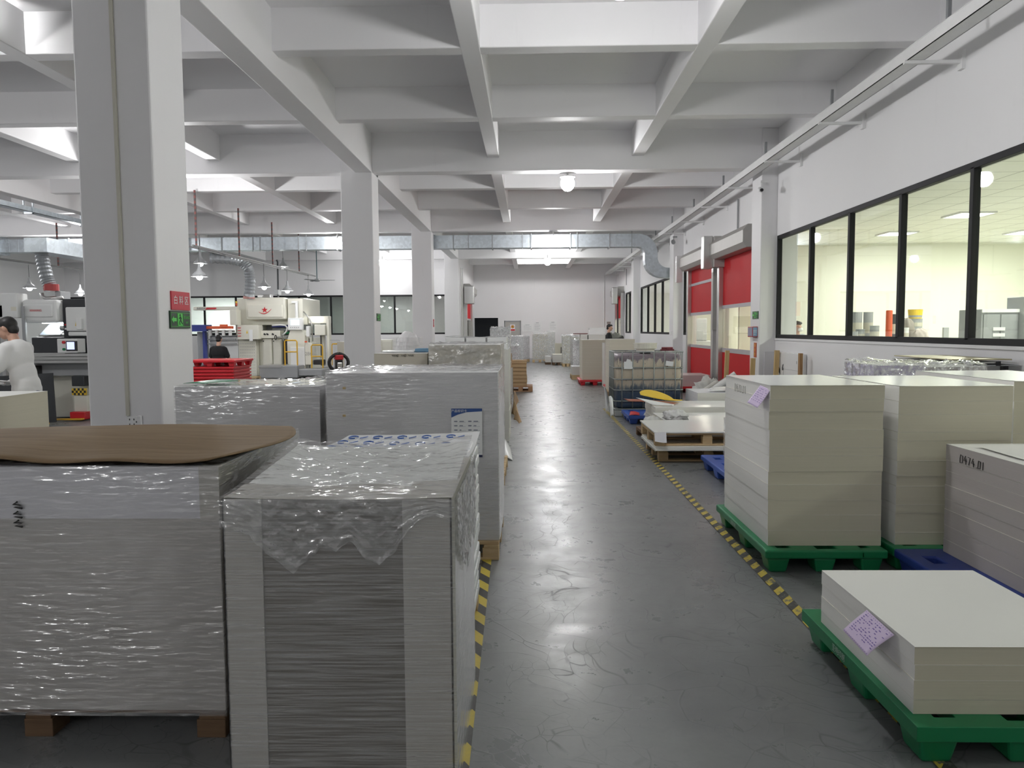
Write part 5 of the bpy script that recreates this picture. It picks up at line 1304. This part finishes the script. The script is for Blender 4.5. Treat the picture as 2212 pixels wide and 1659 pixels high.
# ================================================================= SIGNS AND FITTINGS ON COLUMNS AND WALLS
def sign(name,label,cat,loc,rot,w,h,mt,group=None):
    t=thing(name,label,cat,loc,0,group); t.rotation_euler=(0,0,rot)      # board faces -Y before turning
    B().box(-w/2,-.012,-h/2,w/2,0,h/2).build('board',mt,t,bevel=.002); return t
def exit_sign(label,loc,rot,arrow=1,wd=.37):
    t=sign('exit_sign',label,'exit sign',loc,rot,wd,.145,W_['sign_green'],'green exit signs')
    g=W_['glow_green']; y0,y1=-.0135,-.012; a=-wd/2
    b=B()
    for q in ((a+.01,-.058,a+.013,.058),(-a-.013,-.058,-a-.01,.058),(a+.01,.055,-a-.01,.058),(a+.01,-.058,-a-.01,-.055),(a+.12,-.055,a+.123,.055),(a+.235,-.055,a+.238,.055)): b.box(q[0],y0,q[1],q[2],y1,q[3])
    b.build('border_lines',g,t)
    c=a+.067; B().prism([(c-.045,0),(c-.005,.032),(c-.005,.014),(c+.042,.014),(c+.042,-.014),(c-.005,-.014),(c-.005,-.032)],'y',y0,y1).build('arrow',g,t)
    bx(a+.135,y0,-.052,a+.222,y1,.052).build('lit_doorway',g,t)
    m=W_['sign_green']; c=a+.178; b=B(); y2=-.0165
    def limb(p,q,r):
        d=Vector((q[0]-p[0],q[1]-p[1])); n_=Vector((-d.y,d.x)).normalized()*r
        b.prism([(p[0]+n_.x,p[1]+n_.y),(q[0]+n_.x,q[1]+n_.y),(q[0]-n_.x,q[1]-n_.y),(p[0]-n_.x,p[1]-n_.y)],'y',y2,y0)
    b.prism([(c-.004+.009*math.cos(k*PI/5),.038+.009*math.sin(k*PI/5)) for k in range(10)],'y',y2,y0)
    limb((c,.027),(c+.004,-.002),.008); limb((c+.004,0),(c-.016,-.018),.005); limb((c-.016,-.018),(c-.014,-.043),.005); limb((c+.004,0),(c+.018,-.022),.005); limb((c+.018,-.022),(c+.036,-.034),.004); limb((c,.024),(c-.022,.01),.004); limb((c,.024),(c+.02,.008),.004)
    b.build('running_figure',m,t)
    text('安全出口',.030,(a+.302,y0-.0004,.018),FRONT,g,t,'lettering',.0004); text('EXIT',.024,(a+.302,y0-.0004,-.025),FRONT,g,t,'lettering',.0004)
    return t
t=sign('area_sign','red sign with white characters on the big near column','sign',(-2.95,6.42,1.80),PI/2,.34,.155,W_['sign_red'])
text('白 料 区',.078,(0,-.0135,0),FRONT,W_['wink'],t,'lettering',.0006)
exit_sign('green exit sign below the red sign on the big near column',(-2.95,6.40,1.642),PI/2)
exit_sign('green exit sign on the second column',(-2.95,14.95,1.80),PI/2)
exit_sign('green exit sign on the right-hand pilaster by the near red door',(4.35,14.82,1.79),-PI/2)
t=sign('small_notice','tiny dark red notice on the third column','sign',(-2.95,23.6,1.76),PI/2,.15,.24,W_['redink']); bx(-.04,-.0135,-.06,.04,-.012,.06).build('print',W_['mgrey'],t)
t=thing('alarm_box','red box with a blue and white label on the right-hand pilaster','alarm box',(4.35,14.83,1.47))
bx(-.10,-.16,-.10,0,.16,.10).build('housing',M_('dark red box',(.42,.04,.05),.4),t,bevel=.008)
bx(-.09,-.163,-.085,-.012,-.160,.085).build('front_label',M_('pale blue label',(.30,.50,.70),.4),t); bx(-.102,-.14,-.08,-.10,.14,.08).build('side_label',M_('grey blue label',(.3,.3,.42),.4),t)
B().box(-.085,-.1645,.02,-.02,-.163,.03).box(-.085,-.1645,-.01,-.02,-.163,.0).box(-.085,-.1645,-.05,-.04,-.163,-.04).build('print',W_['wink'],t)
t=sign('fire_notice','narrow orange-red fire notice below the red box on the pilaster','sign',(4.35,14.80,1.12),-PI/2,.15,.28,M_('orange red notice',(.55,.10,.03),.5))
for k,ch in enumerate('消火栓'): text(ch,.07,(0,-.0135,.085-k*.085),FRONT,W_['sign_yellow'],t,'lettering',.0005)
t=thing('wall_socket','white socket plate at the foot of the big near column conduit','socket',(-3.19,6.05,.82))
bx(-.05,-.014,-.045,.045,0,.045).build('plate',W_['white_metal'],t,bevel=.004)
bx(.045,-.03,-.05,.075,0,.05).build('cover',W_['white_metal'],t,bevel=.004); b=B()
for x,z in ((-.025,.02),(.01,.02),(-.025,-.02),(.01,-.02),(.03,0)): b.box(x-.004,-.0155,z-.007,x+.004,-.014,z+.007)
b.build('holes',W_['dark'],t)
tag(bx(-3.24,6.028,.87,-3.215,6.05,4.50).build('conduit',M_('yellowed conduit',(.60,.58,.50),.5),None),'thin yellowed conduit running up the face of the big near column','conduit')
for y,x,lb in ((17.2,4.62,'steel conduit dropping from the tray to the near red door'),(36.6,4.62,'thin conduit dropping from the tray to the far red door')):
    tag(B().cyl((x,y,3.62),(x,y,4.38),.018,n=10).build('conduit',W_['grey_metal'],None),lb,'conduit')
tag(B().cyl((4.0,40.95,1.2),(4.0,40.95,4.4),.016,n=8).build('conduit',W_['white_metal'],None),'white conduit down the end wall at its right corner','conduit')
for x in (-2.90,-2.84): tag(B().cyl((x,32.9,0),(x,32.9,4.2),.02,n=8).build('conduit',W_['steel'],None),('left' if x<-2.87 else 'right')+' one of two steel pipes beside the left red door','conduit')
t=thing('security_camera','white security camera under the cable tray by the right-hand pilaster','camera',(4.28,14.35,4.10))
B().box(-.02,-.02,.10,.10,.02,.14).cyl((0,0,.02),(0,0,.14),.012,n=8).build('bracket',W_['white_metal'],t); B().cyl((0,.10,.0),(-.03,-.12,-.05),.045,n=16).build('housing',W_['white_metal'],t); B().cyl((-.031,-.121,-.05),(-.033,-.135,-.053),.03,n=14).build('lens',W_['dark'],t)
t=thing('security_camera','grey security camera under the cable tray beyond the red doors','camera',(4.28,22.9,4.12))
B().box(-.02,-.02,.10,.10,.02,.14).cyl((0,0,.02),(0,0,.14),.012,n=8).build('bracket',W_['grey_metal'],t); B().cyl((0,.10,.0),(-.03,-.12,-.05),.06,n=16).build('housing',W_['grey_metal'],t)
t=thing('junction_box','white switch boxes on the right-hand pilaster by the far window','switch box',(4.39,23.42,1.40))
B().box(-.05,0,-.06,0,.14,.06).build('box',W_['white_metal'],t); B().box(-.05,.18,-.06,0,.32,.06).build('box',W_['white_metal'],t)
t=sign('meter_panel','dark framed panel on the end wall at the right corner','panel',(4.25,YF,1.87),0,.30,.22,W_['white_metal']); bx(-.10,-.016,-.06,.10,-.012,.06).build('dark_face',M_('brown black face',(.35,.30,.28),.4),t)
for x,z,w,h,lb in ((-.09,1.63,.55,.42,'wide low paper notice left of the others on the end wall'),(.44,1.66,.40,.60,'paper notice in the middle of the three on the end wall'),(1.27,1.68,.42,.60,'paper notice right of the others on the end wall')):
    t=sign('paper_notice',lb,'notice',(x,YF,z),0,w,h,W_['sheet']); b=B(); b.box(-w*.2,-.0135,h*.38,w*.2,-.012,h*.43)
    for k in range(7): b.box(-w*.38,-.0135,h*.28-k*h*.09,w*.38*(1 if k%3 else .5),-.012,h*.295-k*h*.09)
    b.build('printed_lines',M_('grey notice print',(.4,.4,.42),.6),t)
t=sign('warning_notice','small no-entry warning notice on the grey end-wall door','sign',(-.885,YF+.028,1.64),0,.26,.36,W_['sheet'])
B().prism([(.085*math.cos(k*PI/12),.06+.085*math.sin(k*PI/12)) for k in range(24)],'y',-.014,-.012).build('ring',W_['redink'],t); B().prism([(.062*math.cos(k*PI/12),.06+.062*math.sin(k*PI/12)) for k in range(24)],'y',-.0155,-.014).build('disc',W_['sign_yellow'],t)
B().obox((0,-.0165,.06),(.13,.002,.018),(0,.75,0)).obox((0,-.0165,.06),(.03,.002,.07),(0,0,0)).build('symbol',W_['dark'],t); bx(-.12,-.014,-.16,.12,-.012,-.07).build('red_band',W_['redink'],t)

# ---- planks and boards leaning by the pilaster
PK='yellow wooden planks leaning at the near red door'
for x,y,z,tl,lb in ((4.08,15.9,1.08,.0,'yellow plank in front of the near red door, left one of two'),(4.16,14.35,.98,.0,'yellow plank right against the pilaster, before the near red door'),(4.52,14.1,1.13,.0,'yellow plank standing just right of the pilaster')):
    o=B().obox((0,0,z/2),(.085,.05,z),(.0,.03,0)).build('plank',W_['ywood'],None,bevel=.003); o.location=(x,y,0.002); tag(o,lb,'plank',PK)
o=B().obox((0,0,.56),(.05,.09,1.12)).build('plank',wood('bark plank',(.26,.14,.06),(.45,.28,.13),'z'),None,bevel=.003); o.location=(4.49,12.75,0); tag(o,'rough brown plank standing against the wall below the glass room window','plank')
t=thing('leaning_board','white board marked 5 and 6 leaning on the wall below the window','board',(4.59,12.9,0))
bx(0,0,0,.05,1.45,1.10).build('board',W_['sheet'],t,bevel=.004)
scrawl('5~',(-.004,1.36,.70),(0,-1,0),(0,0,1),.13,W_['marker'],t,r=.007); scrawl('6',(-.004,1.05,.78),(0,-1,0),(0,0,1),.10,W_['marker'],t,r=.006)
B().box(-.003,.02,.80,-.0005,.98,.805).box(-.003,.98,.0,-.0005,.985,.9).box(-.003,.3,.92,-.0005,.33,.97).box(-.003,.3,.4,-.0005,.33,.46).build('pencil_lines',W_['mgrey'],t)
t=thing('leaning_board','grey-white board leaning in the corner behind the yellow planks','board',(4.40,14.42,0)); B().obox((.11,.0,.55),(.22,.03,1.1),(.03,0,0)).build('board',W_['liner'],t)

# ================================================================= GLASS ROOM CONTENTS
t=thing('work_bench','pale bench behind the glass room window carrying tins and buckets','bench',(5.7,13.5,0))
B().box(0,0,1.22,2.3,.9,1.27).build('top',W_['cream'],t)
for x in (0,2.22):
    for y in (0,.82): bx(x,y,0,x+.08,y+.08,1.22).build('leg',W_['mgrey'],t)
bx(.1,.1,.3,2.2,.85,.34).build('shelf',W_['cream'],t)
GT='grey tins on the glass room bench'
def tin(x,y,r,h,mt,label,z=1.271,lid=None):
    t=thing('tin',label,'tin',(x,y,z),0,GT)
    B().lathe([(0,0),(r,0),(r,.01),(r*.97,.015),(r*.97,h-.02),(r,h-.015),(r,h),(0,h)],n=22).build('can',W_[mt],t)
    b=B(); b.lathe([(r*.985,h*.3),(r*.985,h*.65)],n=22); b.build('label_band',W_[lid or 'pk_beige'],t)
gx=lambda u:(u-1143)/1650*13.9-.10
for u,y,r,h,mt,lb in ((1838,13.7,.07,.20,'mgrey','grey tin at the left end of the glass room bench'),(1856,13.8,.08,.24,'mgrey','grey tin second from the left on the bench'),(1878,13.65,.08,.30,'mgrey','grey tin left of the red tube on the bench'),(1868,14.22,.105,.55,'mgrey','tall grey tin at the back behind the small tins on the bench'),(1893,14.2,.085,.55,'mgrey','tall grey tin at the back just left of the red tube'),(1921,13.75,.09,.50,'charcoal','dark tall can right of the red tube on the bench'),
  (1940,13.62,.06,.26,'mwhite','pale tin right of the window bar on the bench'),(1991,14.15,.13,.22,'mgrey','lower grey bucket of the pair at the right on the bench')):
    tin(gx(u),y,r,h,mt,lb)
tin(gx(1991),14.15,.125,.20,'mgrey','middle grey bucket of the pile at the right on the bench',1.493)
t=thing('bucket','yellow and grey bucket topmost on the glass room bench','bucket',(gx(1991),14.15,1.695)); B().lathe([(0,0),(.11,0),(.125,.16),(.13,.165),(.0,.165)],n=22).build('pail',W_['sign_yellow'],t); B().lathe([(.112,.02),(.116,.06)],n=22).build('band',W_['mgrey'],t)
o=B().cyl((0,0,0),(0,0,.56),.055,n=18).cyl((0,0,.56),(0,0,.565),.045,n=18).build('tube',W_['orange'],None,smooth=False); o.location=(gx(1906),13.62,1.272); tag(o,'upright orange-red tube among the tins on the bench','tube')
lump('rag_heap','heap of grey-brown rags on the bench behind the window bar','rags',(gx(1958),13.88,1.271),(.13,.12,.24),M_('grey brown rag',(.28,.25,.22),.9,0,.2,9,.2),1.1,.3)
lump('rag_heap','pale rag with red marks before the heap on the bench','rags',(gx(1972),13.62,1.271),(.12,.08,.14),M_('pale rag',(.55,.48,.44),.9,0,.25,7,.2),5.1,.3)
o=B().box(0,0,0,.09,.06,.26).build('bottle_box',W_['mgrey'],None,bevel=.004); o.location=(gx(2030),13.78,1.271); tag(o,'small dark upright box at the right end of the bench','box')
o=B().box(0,0,0,.30,.2,.05).build('box',W_['tub'],None,bevel=.004); o.location=(gx(1996),13.55,1.271); tag(o,'flat ivory box at the right end of the bench','box')
for k,(x,y,h,w,lb) in enumerate(((6.75,11.6,1.80,.55,'lower grey cabinet beside the taller ones in the glass room'),(7.30,11.3,1.98,.95,'tall grey cabinet at the right in the glass room'))):
    t=thing('cabinet',lb,'cabinet',(x,y,0)); bx(0,0,0,w,.6,h).build('body',W_['mgrey'],t,bevel=.01)
    b=bx(.03,-.015,.1,w/2-.01,0,h-.08); b.build('door',W_['mgrey'],t,bevel=.004); bx(w/2+.01,-.015,.1,w-.03,0,h-.08).build('door',W_['mgrey'],t,bevel=.004)
    bx(.0,-.02,h-.05,w,.0,h).build('top_edge',W_['white_metal'],t)
    for q in range(3): bx(w*.3,-.03,1.3+q*.09,w*.62,-.016,1.35+q*.09).build('label_plate',W_['sheet'],t)
# person behind the pilaster in the glass room
t=thing('person','person half hidden behind the pilaster inside the glass room','person',(5.52,15.9,0))
hd,hr,ey=head_parts((0,0,1.56),.5,.15)
blob(list(hd)+[('c',(0,.02,1.46),(0,.02,1.36),.05,.06),('c',(0,.02,1.32),(0,.02,.2),.11,.12)],'body',W_['skin'],t,.012,3); blob(hr,'hair',W_['hair'],t,.009,2)
blob([('c',(-.13,.02,1.34),(.13,.02,1.34),.075,.075),('e',(0,.02,1.15),(.20,.13,.26)),('e',(0,.02,.75),(.19,.14,.5)),('c',(0,.02,.3),(0,.02,.02),.14,.13)],'overall',M_('pale blue overall',(.5,.58,.66),.8),t,.014,4)
blob([('e',(.045,-.062,1.505),(.055,.045,.045))],'face_mask',W_['sheet'],t,.01,2)
# shapes in the room behind the far window
t=thing('folding_machine','grey machine behind the far window on the right','machine',(5.4,27.4,0))
B().box(0,0,0,1.2,2.6,1.1).build('base',W_['mgrey'],t,bevel=.02); B().box(.1,.3,1.1,1.0,1.0,1.9).box(.2,1.5,1.1,.9,2.2,1.6).build('head',W_['mgrey'],t,bevel=.03); B().cyl((.1,.2,1.3),(.1,2.4,1.75),.05,n=12).build('roller',W_['steel'],t); bx(-.02,.1,1.2,.0,.35,1.6).build('red_tag',W_['redink'],t)
t=thing('clutter_table','low table of clutter by the far red door on the right','table',(3.55,36.3,0)); B().box(0,0,.80,.9,.6,.84).build('top',W_['mgrey'],t)
for x in (0,.84):
    for y in (0,.54): bx(x,y,0,x+.06,y+.06,.8).build('leg',W_['mgrey'],t)
lump('rag_heap','dark clutter heaped on the low table by the far red door','clutter',(4.0,36.6,.841),(.4,.25,.28),M_('dark clutter',(.12,.12,.11),.8,0,.4,14,.3),7.7,.6,4)
tag(bx(4.28,37.35,0,4.34,37.42,3.0).build('dark_post',W_['dark'],None),'thin dark post leaning left of the far red door','post')
# ================================================================= CAMERA, WORLD, COLOUR
cam=bpy.data.cameras.new('camera'); co=bpy.data.objects.new('camera',cam); COL.objects.link(co)
cam.sensor_width=36; cam.sensor_fit='HORIZONTAL'; cam.lens=36*1650/2212; cam.clip_start=.05; cam.clip_end=120
Rm=Matrix(((.99972892,.00488036,.0227657),(.02236201,.07101448,-.99722459),(-.00648351,.99746335,.07088609)))
co.matrix_world=Matrix.Translation((0,0,1.54))@Rm.to_4x4()
SC.camera=co
wd=bpy.data.worlds.new('world'); SC.world=wd; wd.use_nodes=True
wd.node_tree.nodes['Background'].inputs[0].default_value=(.8,.85,.9,1); wd.node_tree.nodes['Background'].inputs[1].default_value=.3
SC.view_settings.view_transform='Standard'; SC.view_settings.look='None'; SC.view_settings.gamma=1; SC.view_settings.use_curve_mapping=False
SC.view_settings.exposure=0.22
SC.cycles.max_bounces=10; SC.cycles.diffuse_bounces=5; SC.cycles.glossy_bounces=4; SC.cycles.transparent_max_bounces=12; SC.cycles.caustics_reflective=False; SC.cycles.caustics_refractive=False
SC.cycles.sample_clamp_indirect=6
